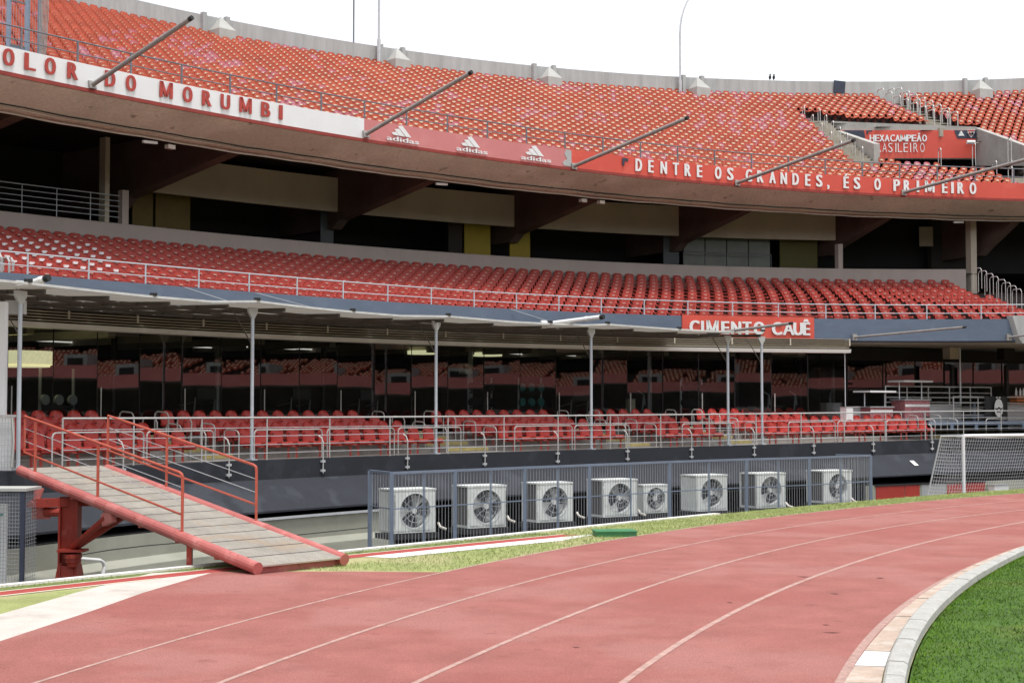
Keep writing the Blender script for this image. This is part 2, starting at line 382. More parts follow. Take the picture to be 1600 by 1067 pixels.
for x, y, l in ((1304,926.5,16),(1256,900,22),(1300,987,30),(1290,975,14),(1375,902,14),(900,1010,12),(1140,940,10)):
    p, q, m = onz(x-l/2, y, .0125), onz(x+l/2, y+.8, .0125), onz(x, y+1.6, .0125); tag(P('track_crack', MB().poly([p, m, q, onz(x+l*.1, y-.1, .0125)]), 'rib'), None, None, kind='structure')
# narrow red strip with cream and white edges beyond the verge
aL, aR = RS.apx(-60), RS.apx(212)
Al = arange(R_(16), aR, R_(.5))
tag(P('red_strip', MB().grid([[RS.at(a, -.42, .006), RS.at(a, 0, .006)] for a in arange(R_(16), RS.apx(880), R_(.5))]), 'red_strip'), None, None, kind='structure')
tag(P('cream_line', MB().grid([[RS.at(a, -.50, .009), RS.at(a, -.42, .009)] for a in Al]), 'cream'), None, None, kind='structure')
tag(P('cream_line', MB().grid([[RS.at(a, 0, .009), RS.at(a, .06, .009)] for a in arange(R_(16), RS.apx(880), R_(.5))]), 'cream'), None, None, kind='structure')
Aw = arange(RS.apx(538), RS.apx(915), R_(.4)); nA = len(Aw)
tag(P('white_strip', MB().grid([[RS.at(a, -.42-.58*min(1, 3.2*(1-i/(nA-1))), .008), RS.at(a, -.42, .008)] for i, a in enumerate(Aw)]), 'white_strip'), None, None, kind='structure')
# green, damper grass along the moat kerb
tag(P('kerbside_grass', MB().grid([[RS.at(a, .07, .004), ED.at(a, -.12, .004)] for a in arange(R_(16), RS.apx(880), R_(.5))]), 'verge_green'), None, None, kind='structure')
# moat kerb
t = T('moat_kerb', 'low white painted kerb along the edge of the sunken strip below the stand', 'kerb', ED.at(R_(30), 0, 0))
P('kerb_edge', sweep(MB(), ED, arange(R_(16), ED.apx(1120), R_(.5)), [(-.1,0),(-.1,.035),(.08,.035),(.08,-1.6),(-.1,-1.6)], True), 'white_strip', t)
tag(P('moat_side', sweep(MB(), ED, ringA(.8), [(-.02,-.02),(-.02,-1.69)]), 'palewall'), None, None, kind='structure')
# inner kerb: gutter slabs, concrete stones
tk = T('pitch_kerb', 'curved pale concrete kerb with salmon gutter slabs between track and pitch', 'kerb', K1.at(R_(20), 0, 0))
a = R_(4.0); i = 0
while a < R_(66) and i < 150:
    da = .98/K0.R(a); g = .012/K0.R(a); aa = arange(a+g, a+da-g, R_(.35))
    j = random.uniform(-.004, .004); pm = K0.at(a+da/2, .15, 0); wslab = pm.y > 0 and abs(640+F*2.65/max(pm.y, .1)-1032) < 14
    mb = MB(); sweep(mb, K0, aa, [(-.0,.012),(0,.035+j)]); 
    mb = MB(); mb.grid([[K0.at(q, 0, .0), K0.at(q, 0, .034+j), K1.at(q, .012, .040+j), K1.at(q, .012, 0)] for q in aa])
    mb.poly([K0.at(aa[0],0,0),K0.at(aa[0],0,.034+j),K1.at(aa[0],.012,.04+j),K1.at(aa[0],.012,0)])
    P('gutter_slab', mb, 'gutter_white' if wslab else 'gutter', tk, label='white painted gutter slab' if wslab else None)
    if i % 1 == 0:
        for q in arange(aa[0], aa[-1], R_(.14))[1:-1]: pass
    a += da; i += 1
a = R_(4.3); i = 0
while a < R_(66) and i < 150:
    da = .80/K1.R(a); g = .006/K1.R(a); aa = arange(a+g, a+da-g, R_(.4)); j = random.uniform(-.006, .006)
    mb = MB()
    mb.grid([[K1.at(q, -.0, .0), K1.at(q, -.01, .085+j), K1.at(q, -.035, .105+j), K2.at(q, .05, .105+j), K2.at(q, .01, .08+j), K2.at(q, 0, -.05)] for q in aa])
    for q in (aa[0], aa[-1]): mb.poly([K1.at(q,0,0),K1.at(q,-.01,.085+j),K1.at(q,-.035,.105+j),K2.at(q,.05,.105+j),K2.at(q,.01,.08+j),K2.at(q,0,-.05)])
    P('kerb_stone', mb, 'kerb', tk)
    a += da; i += 1
P('paint_patch', MB().poly([K1.at(K1.apx(1384, -.1)+d, rr_, .114) for d, rr_ in ((0,-.06),(.0028,-.06),(.0028,-.22),(0,-.22))]), 'kerb_grey', tk)
# blades of grass
def blades(name, n, fn, h, matn):
    vs, fs = [], []
    for i in range(n):
        p = fn()
        if p is None: continue
        t = random.uniform(0, 6.28); w = .006; hh = h*random.uniform(.4, 1.3); k = len(vs); lx, ly = random.gauss(0, .7*hh), random.gauss(0, .7*hh)
        vs += [(p[0]-math.cos(t)*w, p[1]-math.sin(t)*w, p[2]), (p[0]+math.cos(t)*w, p[1]+math.sin(t)*w, p[2]), (p[0]+lx, p[1]+ly, p[2]+hh)]
        fs.append((k, k+1, k+2))
    m = MB(); m.v = vs; m.f = fs; m.m = [0]*len(fs); tag(P(name, m, matn), 'short mown grass blades', 'grass', kind='stuff')
def fpitch():
    u = random.random()**1.5; a = R_(8+46*random.random()); q = K2.at(a, -.04-9*u, 0); return q
blades('grass_blades', 170000, fpitch, .034, 'blade')
def fverge():
    a = RS.apx(0)+random.random()*(R_(60)-RS.apx(0)); r0 = LA.R(a)+.05; r1 = ED.R(a)-.12; r = r0+(r1-r0)*random.random()
    q = Vector((C0[0]-r*math.cos(a), C0[1]+r*math.sin(a), 0)); rs = RS.R(a)
    x = 800+F*q.x/q.y
    if x < 880 and rs-1.02 < r < rs+.1: return None
    if x < 700 and r < LA.R(a)+5:        # runoff and path
        yy = 640+F*2.65/q.y
        if yy > 890 and not (x < 200 and yy < 957-.27*x): return None
    return q
blades('grass_blades', 45000, fverge, .05, 'blade_dry')
# ------------------------------------------------------------------ moat wall, slab edge, platform terrace
t = T('retaining_wall', 'pale grey green wall with a stepped foot in the recess under the black ledge', 'wall', PLAT.at(R_(34), -1.2, -1.6))
cgA, cgB = PLAT.apx(600, -1.2), PLAT.apx(1352, -1.2)
for AA in (arange(R_(8), cgA, R_(.8)), arange(cgB, R_(82), R_(.8))): P('wall_face', sweep(MB(), PLAT, AA, [(-1.2,-.1),(-1.2,-.62),(-1.6,-.74),(-1.75,-1.7)]), 'palewall', t)
tag(P('service_recess', sweep(MB(), PLAT, arange(cgA, cgB, R_(.8)), [(1.4,.2),(1.4,-1.69)]), 'dark'), None, None, kind='structure')  # near-black sheet: shade of the void behind the cage put into the colour
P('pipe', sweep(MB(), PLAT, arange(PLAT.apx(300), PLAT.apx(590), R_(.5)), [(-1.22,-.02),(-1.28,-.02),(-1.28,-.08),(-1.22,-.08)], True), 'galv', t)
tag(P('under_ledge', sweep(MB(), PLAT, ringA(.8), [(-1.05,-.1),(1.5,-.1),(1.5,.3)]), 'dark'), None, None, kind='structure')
zt = lambda k: (lambda a: PLAT.z(a)+k)
t = T('platform_ledge', 'black painted concrete ledge with sloping face below the lower seats', 'ledge', PLAT.at(R_(34), 0, .3))
P('ledge_band', sweep(MB(), PLAT, ringA(.6), [(.5,zt(0)),(0,zt(0)),(-.02,zt(-.5))]), 'black', t)
P('sloping_face', sweep(MB(), PLAT, ringA(.6), [(-.021,zt(-.5)),(-1.0,zt(-1.22)),(-1.0,zt(-1.27)),(1.0,zt(-1.25))]), 'slate', t)
ROWS, RD, RH = 4, .85, .155
mb = MB(); prof = [(.45, zt(0.004))]
for k in range(ROWS+1):
    d = .5+RD*k+(.75 if k else 0)
    prof += [(d+(.0 if k else 1.0)-.0, zt(RH*k+.004))] if False else []
prof = [(.45, zt(.004)), (1.35, zt(.004))]
for k in range(1, ROWS): prof += [(1.35+RD*(k-1), zt(RH*k)), (1.35+RD*k, zt(RH*k))]
prof += [(7.5, zt(RH*(ROWS-1)))]
tag(P('platform_terrace', sweep(MB(), PLAT, ringA(.6), prof), 'concrete'), None, None, kind='structure')
FL = 1.35+RH*(ROWS-1)
# ------------------------------------------------------------------ tiers
def profile_steps(c0, c1, n, d0, d1, z0, z1):
    """points of a stepped slope, n treads, between curve c0 (offset d0) and c1 (offset d1); returned as function of azimuth"""
    def f(a):
        ra, rb = c0.R(a)+d0, c1.R(a)+d1; za, zb = z0(a), z1(a); pts = []
        for k in range(n):
            r = ra+(rb-ra)*k/n; z = za+(zb-za)*k/(n-1); rn = ra+(rb-ra)*(k+1)/n
            pts += [(r, z), (rn, z)]
        return pts
    return f
def pol(r, a, z): return Vector((C0[0]-r*math.cos(a), C0[1]+r*math.sin(a), z))
NT2, NUP = 12, 30
s2 = profile_steps(T2, TB, NT2, .35, -.1, lambda a: 5.72, lambda a: 8.22)
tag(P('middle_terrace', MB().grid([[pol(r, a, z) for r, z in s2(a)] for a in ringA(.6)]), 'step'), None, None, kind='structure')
sU = profile_steps(UF, RW, NUP, .45, -.45, lambda a: 12.62, lambda a: RW.z(a)-1.45)
# vomitory recess in the upper tier
DV = 82.8
vL, vR = ang(ond(1303, 197, DV)), ang(ond(1532, 200, DV)); RV = rad(ond(1400, 200, DV))
kf, kb = 6, 20
def upR(a, k): return UF.R(a)+.45+(RW.R(a)-.45-UF.R(a)-.45)*k/NUP
def upZ(a, k): return 12.62+(RW.z(a)-1.45-12.62)*k/(NUP-1)
mb = MB()
YB, YF = 82.8, 74.7; ZF = 14.75
def wx(side, y): return (17.85 if side < 0 else 25.75) + ((.55 if side < 0 else -.25)*(YB-y)/8.1)
def inpit(x, y, e=0.0): return YF-e < y < YB+e and wx(-1, y)-e < x < wx(1, y)+e
for A in (arange(R_(8), vL-.07, R_(.6)), arange(vR+.07, R_(82), R_(.6)) + arange(R_(84), R_(366), R_(3)) + [R_(368)]): mb.grid([[pol(r, a, z) for r, z in sU(a)] for a in A])
A = arange(vL-.07, vR+.07, R_(.08))
for i in range(len(A)-1):
    p0, p1 = sU(A[i]), sU(A[i+1])
    for j in range(len(p0)-1):
        q = [pol(p0[j][0], A[i], p0[j][1]), pol(p0[j+1][0], A[i], p0[j+1][1]), pol(p1[j+1][0], A[i+1], p1[j+1][1]), pol(p1[j][0], A[i+1], p1[j][1])]
        c = (q[0]+q[1]+q[2]+q[3])/4
        if not inpit(c.x, c.y, .05): mb.poly(q)
mb.poly([(wx(-1,YF)-.3, YF-.4, ZF), (wx(1,YF)+.3, YF-.4, ZF), (wx(1,YB)+.3, YB+3, ZF), (wx(-1,YB)-.3, YB+3, ZF)])
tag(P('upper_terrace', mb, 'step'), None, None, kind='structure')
# fascias
t = T('middle_fascia', 'blue grey painted concrete edge band of the middle tier', 'fascia', T2.at(R_(34), 0, 5.4))
P('fascia_band', sweep(MB(), T2, ringA(.6), [(.35,5.7),(.3,6.3),(0,6.3),(-.02,5.42),(.3,5.36)]), 'bluefascia', t)
tag(P('platform_ceiling', sweep(MB(), T2, ringA(.8), [(.28,5.355),(9,5.36)]), 'panel'), None, None, kind='structure')
t = T('tier_wall', 'smooth pale concrete band behind the last row of the middle tier', 'wall', TB.at(R_(34), 0, 8.2))
P('wall_band', sweep(MB(), TB, arange(R_(8), TB.apx(1507), R_(.6)), [(-.1,8.1),(-.1,9.46),(-.06,9.49),(.2,9.49),(.2,8.1)]), 'band', t)
ZS = 12.47
A_ = ringA(.6)
tag(P('upper_soffit', sweep(MB(), UF, A_, [(.02,ZS),(.02,ZS-.04),(.8,12.1),(1.55,11.80),(1.9,11.80),(2.5,12.74)]), 'soffit'), None, None, kind='structure')
tag(P('gallery_ceiling', sweep(MB(), UF, A_, [(2.5,12.74),(13,12.76)]), 'dark_brown'), None, None, kind='structure')  # dark brown carries the shade inside the gallery
tag(P('gallery_rear_wall', sweep(MB(), TB, A_, [(5.0,12.8),(5.0,9.2)]), 'dark'), None, None, kind='structure')  # near-black sheet set forward; the gallery's shade is put into its colour
tag(P('deck_edge_core', sweep(MB(), UF, A_, [(.45,12.6),(.4,13.3),(.0,13.3),(.0,ZS)]), 'concrete'), None, None, kind='structure')
P_ = P('rim_top', MB(), 'rimwall') if False else None
t = T('rim_wall', 'grey weathered concrete parapet wall along the top of the stadium', 'wall', RW.at(R_(45), 0, 20))
P('parapet', sweep(MB(), RW, A_, [(-.45,lambda a: RW.z(a)-1.6),(-.42,lambda a: RW.z(a)),(-.02,lambda a: RW.z(a)),(.0,lambda a: RW.z(a)-9)]), 'rimwall', t)
t0 = RW.apx(1306)
P('dark_opening', MB().box(RW.at(t0, -.46, RW.z(t0)-.34), .95, .05, .72, tan(t0), toC(t0)), 'navy', t)
tag(P('outer_skin', sweep(MB(), RW, A_, [(0,lambda a: RW.z(a)-9),(0.5,-1.7)]), 'concrete'), None, None, kind='structure')
# upper fascia skirt: red lower line all along, cladding by banners
tag(P('deck_red_line', sweep(MB(), UF, A_, [(-.03,ZS+.10),(-.05,ZS+.10),(-.05,ZS-.02),(-.0,ZS-.02)]), 'redband'), None, None, kind='structure')
# ------------------------------------------------------------------ text
def glyph(body, bold=.0, depth=.02):
    cu = bpy.data.curves.new('t', 'FONT'); cu.body = body; cu.size = 1; cu.extrude = depth; cu.offset = bold; cu.resolution_u = 3
    o = bpy.data.objects.new('t', cu); COL.objects.link(o); bpy.context.view_layer.update()
    me = bpy.data.meshes.new_from_object(o); bpy.data.objects.remove(o); bpy.data.curves.remove(cu)
    return [v.co.copy() for v in me.vertices], [tuple(p.vertices) for p in me.polygons]
_g = {}
def strokes(pts, t):
    vs, fs = [], []
    for (x0, y0), (x1, y1) in pts:
        for z in (-.01, .01): vs += [Vector((x0-t, y0, z)), Vector((x0+t, y0, z)), Vector((x1+t, y1, z)), Vector((x1-t, y1, z))]
        b = len(vs)-8; fs += [(b+3,b+2,b+1,b), (b+4,b+5,b+6,b+7)]+[(b+i, b+(i+1)%4, b+4+(i+1)%4, b+4+i) for i in range(4)]
    return vs, fs
def letter(parent, ch, pos, X, Z, h, w, matn, bold=.018, depth=.012, name='letter', capw=None):
    """flat lettering: cap height h; w = width scale; X right, Z up"""
    gb = .006 if bold > 0 else bold
    key = (ch, gb)
    if ch == 'M': _g[key] = strokes([((.09,0),(.09,.72)),((.71,0),(.71,.72)),((.12,.72),(.40,.05)),((.68,.72),(.40,.05))], .088)
    if key not in _g: _g[key] = glyph(ch, gb, .01)
    vs, fs = _g[key]
    x0 = min(v.x for v in vs); x1 = max(v.x for v in vs)
    base = _g.get(('H', gb)) or _g.setdefault(('H', gb), glyph('H', gb, .01)); H = max(v.y for v in base[0]); B = min(v.y for v in base[0])
    Y = X.cross(Z)    # away from the viewer
    k = h/(H-B); wx = (w/(x1-x0)) if capw is None else k*capw
    mb = MB(); w_ = (w if capw is None else (x1-x0)*wx); st = max(0.0, bold)*h*2.6; sc = max(.3, 1-2*st/max(w_, 1e-3)); sc = 1 if w_ < .15*h*1.6 or ch == 'M' else sc
    offs = [0.0] if bold <= 0 or ch == 'M' else [-st, -st/3, st/3, st]
    for n_, of in enumerate(offs):
        mb.add([Vector(pos)+X*((v.x-(x0+x1)/2)*wx*sc+of)+Z*((v.y-B)*k)-Y*(v.z*depth/.01+n_*.0012) for v in vs], fs)
    return P(name, mb, matn, parent)
ZV = Vector((0,0,1))
def ctan(cv, a):
    d = cv.at(a+.002, 0, 0)-cv.at(a-.002, 0, 0); return d.normalized()
def text_on(parent, cv, px, s, h, zb, matn, dR=-.07, w=None, bold=.018, capw=None, name='letter'):
    a = cv.apx(px, dR-.02); X = ctan(cv, a); p = cv.at(a, dR-.02, zb)
    return letter(parent, s, p, X, ZV, h, w, matn, bold, capw=capw, name=name)
def banner(name, label, cv, px0, px1, z0, z1, matn, dR=-.04, slant=0, th=.03):
    a0, a1 = cv.apx(px0, dR), cv.apx(px1, dR)
    t = T(name, label, 'banner', cv.at((a0+a1)/2, dR, z0)); A = arange(a0, a1, R_(.3)); mb = MB(); rows = []
    for i, a in enumerate(A):
        sh = slant*max(0, i-(len(A)-3))/2
        rows.append([cv.at(a, dR+th, z0), cv.at(a, dR, z0), cv.at(a-sh, dR, z1), cv.at(a-sh, dR+th, z1)])
    mb.grid(rows, 0, True); P('panel', mb, matn, t); return t
b1 = banner('white_banner', 'long white banner with spaced red capitals on the upper deck edge', UF, -120, 569, ZS+.10, 13.31, 'white_worn')
for px, ch in ((-20,'C'),(14,'O'),(47.5,'L'),(79,'O'),(114,'R'),(172.5,'D'),(205,'O'),(260,'M'),(293.5,'O'),(323.5,'R'),(352.5,'U'),(384,'M'),(415.5,'B'),(439,'I')):
    text_on(b1, UF, px, ch, .50, 12.74, 'letter_red', w={'I':.10,'M':.52}.get(ch, .40), bold=.024)
b2 = banner('pink_banner', 'faded pink banner with three sportswear logos on the upper deck edge', UF, 569, 893, ZS+.10, 13.31, 'banner_pink')
def triplebars(parent, pos, X, Z, s, matn, word='adidas', wx_=1.0):
    Y = X.cross(Z)
    for (x0, hh) in ((-.62,.36),(-.22,.72),(.20,1.08)):
        w = .30; sl = .56
        pts = [(x0, 0), (x0+w, 0), (x0+w-hh*sl*.9+.0, hh) , (x0-hh*sl*.9+.02, hh-.02)]
        pts = [(x0-.0, 0), (x0+w+.06, 0), (x0+w+.06-hh*sl, hh), (x0-hh*sl+.06, hh-w*.45)]
        q = [Vector(pos)+X*(u*s*wx_)+Z*(v*s) for u, v in pts]
        P('logo_bar', MB().prism(q, Y*-.02), matn, parent)
    if word: letter(parent, word, Vector(pos)-Z*(.60*s), X, Z, .46*s, 2.15*s*wx_, matn, .02, name='logo_word')
for px in (629, 737, 837):
    a = UF.apx(px, -.07); triplebars(b2, UF.at(a, -.10, 12.87), ctan(UF, a), ZV, .37, 'white_worn', wx_=1.95)
P('peeling_paint', MB().prism([UF.at(UF.apx(x, -.05), -.05, z) for x, z in ((881,12.62),(893,12.6),(892.5,13.25),(885,13.3),(882,13.1),(886,12.9),(879,12.75))], toC(R_(45))*.006), 'rimwall', b2)
b3 = banner('red_banner', 'bright red banner with spaced white capitals on the upper deck edge', UF, 893, 1760, ZS+.10, 13.31, 'banner_red')
a = UF.apx(975, -.07)
for q in (((0,0),(.34,0),(.34,-.12),(0,-.12)), ((0,-.12),(.13,-.12),(.10,-.34),(0,-.30))):
    P('corner_mark', MB().prism([UF.at(a, -.07, 13.22)+tan(a)*(u-.1)+ZV*v for u, v in q], toC(a)*.012), 'navy', b3)
for px, ch in ((998,'D'),(1017,'E'),(1037,'N'),(1056,'T'),(1074.5,'R'),(1093,'E'),(1122,'O'),(1141,'S'),(1170,'G'),(1188,'R'),(1207,'A'),(1224.5,'N'),(1243,'D'),(1262,'E'),(1280,'S'),(1294,','),(1322,'É'),(1339,'S'),(1371,'O'),(1401,'P'),(1417,'R'),(1434,'I'),(1452.5,'M'),(1476,'E'),(1488,'I'),(1501,'R'),(1520,'O')):
    text_on(b3, UF, px, ch, .53, 12.72, 'white', w={'I':.08,'M':.50,',':.07,'É':.29,'E':.29,'T':.32}.get(ch, .35), bold=.02 if ch != 'M' else .02)
b4 = banner('sponsor_banner', 'red banner with white capitals CIMENTO CAUÊ on the blue edge band', T2, 1066, 1272, 5.46, 6.34, 'banner_red', dR=-.05, slant=-.0)
for px, ch, w in ((1085,'C',.42),(1097.5,'I',.12),(1113,'M',.5),(1133,'E',.34),(1150,'N',.42),(1167,'T',.38),(1186,'O',.46),(1214,'C',.42),(1232,'A',.46),(1247,'U',.4),(1260,'Ê',.3)):
    text_on(b4, T2, px, ch, .50, 5.62, 'white', dR=-.075, w=w*1.08, bold=.026 if ch != 'A' else .015)
# ------------------------------------------------------------------ seats
def tierseat(w=.485, var=0, pw=.17, ph=.060):
    """mono-block stadium shell; origin on the tread, faces -y"""
    mb = MB(); prof = []
    xs = [-1,-.55,0,.55,1]
    # pan: front lip, top, back corner ; then back rest
    sec = [(-.26,.31,.66),(-.27,.37,.76),(-.22,.405,.84),(-.02,.375,.84),(.10,.39,.84),(.15,.47,.90),(.175,.58,1.02),(.19,.69,1.0),(.195,.745,.80)]
    rows = []
    for j, (y, z, ww) in enumerate(sec):
        r = []
        for x in xs:
            dish = -.02*(1-x*x) if 1 < j < 5 else 0
            curve = (.035*(1-x*x) if j >= 5 else 0) - (.02*(x*x) if j == 0 else 0)
            cz = -.02*x*x if j >= 7 else 0
            r.append((x*w/2*ww, y+curve, z+dish+cz))
        rows.append(r)
    mb.grid(rows)
    back = [[(v[0], v[1]+.03, v[2]-.012) for v in r] for r in rows[4:]]
    mb.grid(back[::-1]); mb.grid([rows[-1], back[-1]])
    mb.box((0,.06,.19), .07, .16, .38, mi=1)
    mb.box((-.02,.185,.60 if not var else .60), pw if not var else .18, .05, ph if not var else .085, mi=2)  # pale block: painted highlight on the backrest; white number sticker in the variant
    return mb
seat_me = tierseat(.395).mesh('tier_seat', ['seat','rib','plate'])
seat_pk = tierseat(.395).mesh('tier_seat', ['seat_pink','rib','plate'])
seat_dp = tierseat(.50, 0, .13, .035).mesh('tier_seat', ['seat_deep','rib','glint_dim'])
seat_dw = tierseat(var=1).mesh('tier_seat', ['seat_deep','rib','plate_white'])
import array
def stuffseats(name, places, base, mats, label):
    vs, fs, ms = [], [], []; bv, bf, bm = base.v, base.f, base.m
    for (x, y, z, r, mo) in places:
        c, s = math.cos(r), math.sin(r); k = len(vs)
        vs += [(x+c*u-s*v, y+s*u+c*v, z+w) for u, v, w in bv]
        fs += [tuple(k+i for i in f) for f in bf]; ms += [mo if i == 0 else i for i in bm]
    m = MB(); m.v, m.f, m.m = vs, fs, ms
    return tag(P(name, m, mats), label, 'seats', kind='stuff')
SP = .60
def inframe(p, m=30):
    d = p.y*math.cos(PITCH)+(p.z-CAMH)*math.sin(PITCH)
    if d < 1: return None
    x = 800+F*p.x/d; y = 533.5-F*((p.z-CAMH)*math.cos(PITCH)-p.y*math.sin(PITCH))/d
    return (x, y) if -m < x < 1600+m and -m < y < 1067+m else None
# middle tier
cand = []
for k in range(NT2):
    cnt = 0; a = R_(18); off = 0
    while a < R_(80):
        ra, rb = T2.R(a)+.35, TB.R(a)-.1; r = ra+(rb-ra)*(k+.5)/NT2+.1; z = 5.72+2.5*k/(NT2-1)
        p = pol(r, a, z); a += SP/r
        q = inframe(p+Vector((0,0,.5)))
        if q and q[0] > 1478+ (NT2-1-k)*14+4: continue
        if q:
            cnt += 1; cand.append((p.length, k, cnt, p, rz(a), q))
        else: cand.append((1e6+p.length, k, 0, p, rz(a), None))
vis = sorted([c for c in cand if c[5]], key=lambda c: c[0])
stf = vis[300:] + [c for c in cand if not c[5]]
for (_, k, cnt, p, r, q) in vis[:300]:
    white = q[0] < 190 - 6*(k-4) and 3 <= k <= 9 and q[0] < 200
    o = link('red_stadium_chair', seat_dw if white else seat_dp); o.location = p; o.rotation_euler = (0,0,r)
    tag(o, f"red seat of the middle tier, {ord_(k+1)} row up, {ord_(cnt)} from the left edge", 'seat', 'red seats of the middle tier')
stuffseats('middle_tier_seats', [(c[3].x, c[3].y, c[3].z, c[4], 0) for c in stf], tierseat(.50, 0, .13, .035), ['seat_deep','rib','glint_dim'], 'dense farther rows of red plastic seats in the middle tier')
# upper tier with aisle, vomitory
aisT = (ang(ond(1347, 150, 89)), ang(ond(1402, 147, 89)))
def blocked(a, k, q, p=None):
    if k >= kb-1 and aisT[0] < a < aisT[1]: return True
    if p is None: return False
    if inpit(p.x, p.y, .35): return True
    if p.y > YF-1.5 and p.y < YB+.6 and wx(-1, p.y)-1.75 < p.x < wx(-1, p.y): return True
    if 70 < p.y < YF+1 and 23.6+(YF-p.y)*.35 < p.x < 26.8+(YF-p.y)*.35: return True
    return False
cand = []
for k in range(NUP):
    cnt = 0; a = R_(18)
    while a < R_(86):
        r = upR(a, k+.5)+.02; z = upZ(a, k); p = pol(r, a, z); a2 = a; a += .505/r
        q = inframe(p+Vector((0,0,.5)))
        if blocked(a2, k, q, p): continue
        if q: cnt += 1; cand.append((p.length, k, cnt, p, rz(a2), q))
        else: cand.append((1e6, k, 0, p, rz(a2), None))
from mathutils import noise
def pinkish(p):
    v = noise.noise(Vector((p.x*.22, p.y*.22, p.z*.3)))+noise.noise(Vector((p.x*.6, p.y*.6, 3)))*.5
    return random.random() < max(.03, min(.45, .10+.6*v))
vis = sorted([c for c in cand if c[5]], key=lambda c: c[0])
stf = vis[300:] + [c for c in cand if not c[5]]
for (_, k, cnt, p, r, q) in vis[:300]:
    pk = pinkish(p); o = link('orange_stadium_chair', seat_pk if pk else seat_me); o.location = p; o.rotation_euler = (0,0,r)
    tag(o, f"{'faded pink' if pk else 'orange red'} seat of the upper tier, {ord_(k+1)} row up, {ord_(cnt)} from the left edge", 'seat', 'orange seats of the upper tier')
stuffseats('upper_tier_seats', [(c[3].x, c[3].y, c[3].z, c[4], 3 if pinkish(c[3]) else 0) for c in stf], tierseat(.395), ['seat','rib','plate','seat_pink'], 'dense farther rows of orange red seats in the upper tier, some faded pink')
# opposite stands (mirrored in the glass front)
def farbox():
    m = MB(); m.box((0,-.05,.36), .5, .4, .08); m.box((0,.15,.6), .48, .05, .42); m.box((0,.10,.66), .26, .04, .14, mi=2); return m  # the small pale block repeats the painted backrest highlight
far = []; farlow = []
for k in range(NUP):
    a = R_(88)
    while a < R_(235):
        r = upR(a, k+.5); p = pol(r, a, upZ(a, k)); far.append((p.x, p.y, p.z, rz(a), 3 if random.random() < .1 else 0)) if random.random() < .93 else None; a += .62/r
        if (int(a*60) % 31) == 0: a += .03
for k in range(NT2):
    a = R_(88)
    while a < R_(235):
        ra, rb = T2.R(a)+.35, TB.R(a)-.1; r = ra+(rb-ra)*(k+.5)/NT2; p = pol(r, a, 5.72+2.5*k/(NT2-1)); farlow.append((p.x, p.y, p.z, rz(a), 0)) if random.random() < .82 and (a*57.3*1.9) % 9 > 1.1 else None; a += .62/r
        if (int(a*60) % 31) == 0: a += .03
stuffseats('opposite_upper_seats', far, farbox(), ['seat','rib','plate','seat_pink'], 'rows of red seats in the upper tier across the pitch')
stuffseats('opposite_middle_seats', farlow, farbox(), ['seat','rib','plate'], 'rows of red seats in the middle tier across the pitch')
ob = T('opposite_banner', 'faded pink banner on the far deck edge across the pitch', 'banner', UF.at(R_(140), -.06, ZS))
P('panel', sweep(MB(), UF, arange(R_(84), R_(240), R_(2)), [(-.06,ZS+.1),(-.06,13.9)]), 'banner_pink', ob)
ob = T('opposite_low_banner', 'faded pink board along the far middle tier edge', 'banner', T2.at(R_(140), -.06, 5.4))
P('panel', sweep(MB(), T2, arange(R_(84), R_(240), R_(2)), [(-.06,5.5),(-.06,6.9)]), 'banner_pink', ob)
for i in range(14):
    a = R_(92+i*10.3); w = T('opposite_entrance', f'grey concrete entrance block in the far middle tier, {ord_(i+1)} round the bowl', 'entrance', T2.at(a, 2, 6), group='entrance blocks in the far middle tier')
    P('entrance_wall', MB().box(T2.at(a, 3.5, 7.2), 3.4, 3.0, 1.9, tan(a), toC(a)), 'rimwall', w); P('entrance_mouth', MB().box(T2.at(a, 1.98, 6.9), 2.2, .1, 1.7, tan(a), toC(a)), 'dark', w)
# ------------------------------------------------------------------ railings
def railing(name, label, cv, px0, px1, dR, zf, h, levels, step, matn, r=.025, rp=.03, n=6, a01=None, post_n=None):
    a0, a1 = a01 or (cv.apx(px0, dR), cv.apx(px1, dR)); zz = zf if callable(zf) else (lambda a: zf)
    t = T(name, label, 'railing', cv.at(a0, dR, zz(a0)))
    A = arange(a0, a1, R_(.5))
    for i, l in enumerate(levels):
        P('rail', MB().tube([cv.at(a, dR, zz(a)+l) for a in A], r if i == 0 else r*.75, n), matn, t)
    L = cv.R(a0)*(a1-a0); N = max(1, round(L/step)) if not post_n else post_n
    for i in range(N+1):
        a = a0+(a1-a0)*i/N
        P('post', MB().tube([cv.at(a, dR, zz(a)-.0), cv.at(a, dR, zz(a)+h)], rp, n), matn, t)
    return t
railing('upper_tier_railing', 'dark grey two-bar railing in front of the upper tier seats', UF, -60, 1700, .18, 13.3, .72, (.72,.34), 2.03, 'greyrail', .026, .036)
railing('middle_tier_railing', 'pale grey two-bar railing along the blue edge of the middle tier', T2, -60, 1700, .16, 6.3, .58, (.58,.24), 1.96, 'postpaint', .021, .026)
t = railing('platform_railing', 'long galvanised railing with wires in front of the lower seats', PLAT, 97, 1680, .14, lambda a: PLAT.z(a), 1.1, (1.1,), 2.35, 'hoop', .027, .021)
a0, a1 = PLAT.apx(97, .14), PLAT.apx(1680, .14)
for l in (.84,.62,.40,.18):
    P('wire', MB().tube([PLAT.at(a, .14, PLAT.z(a)+l) for a in arange(a0, a1, R_(.6))], .008, 4), 'galv', t)
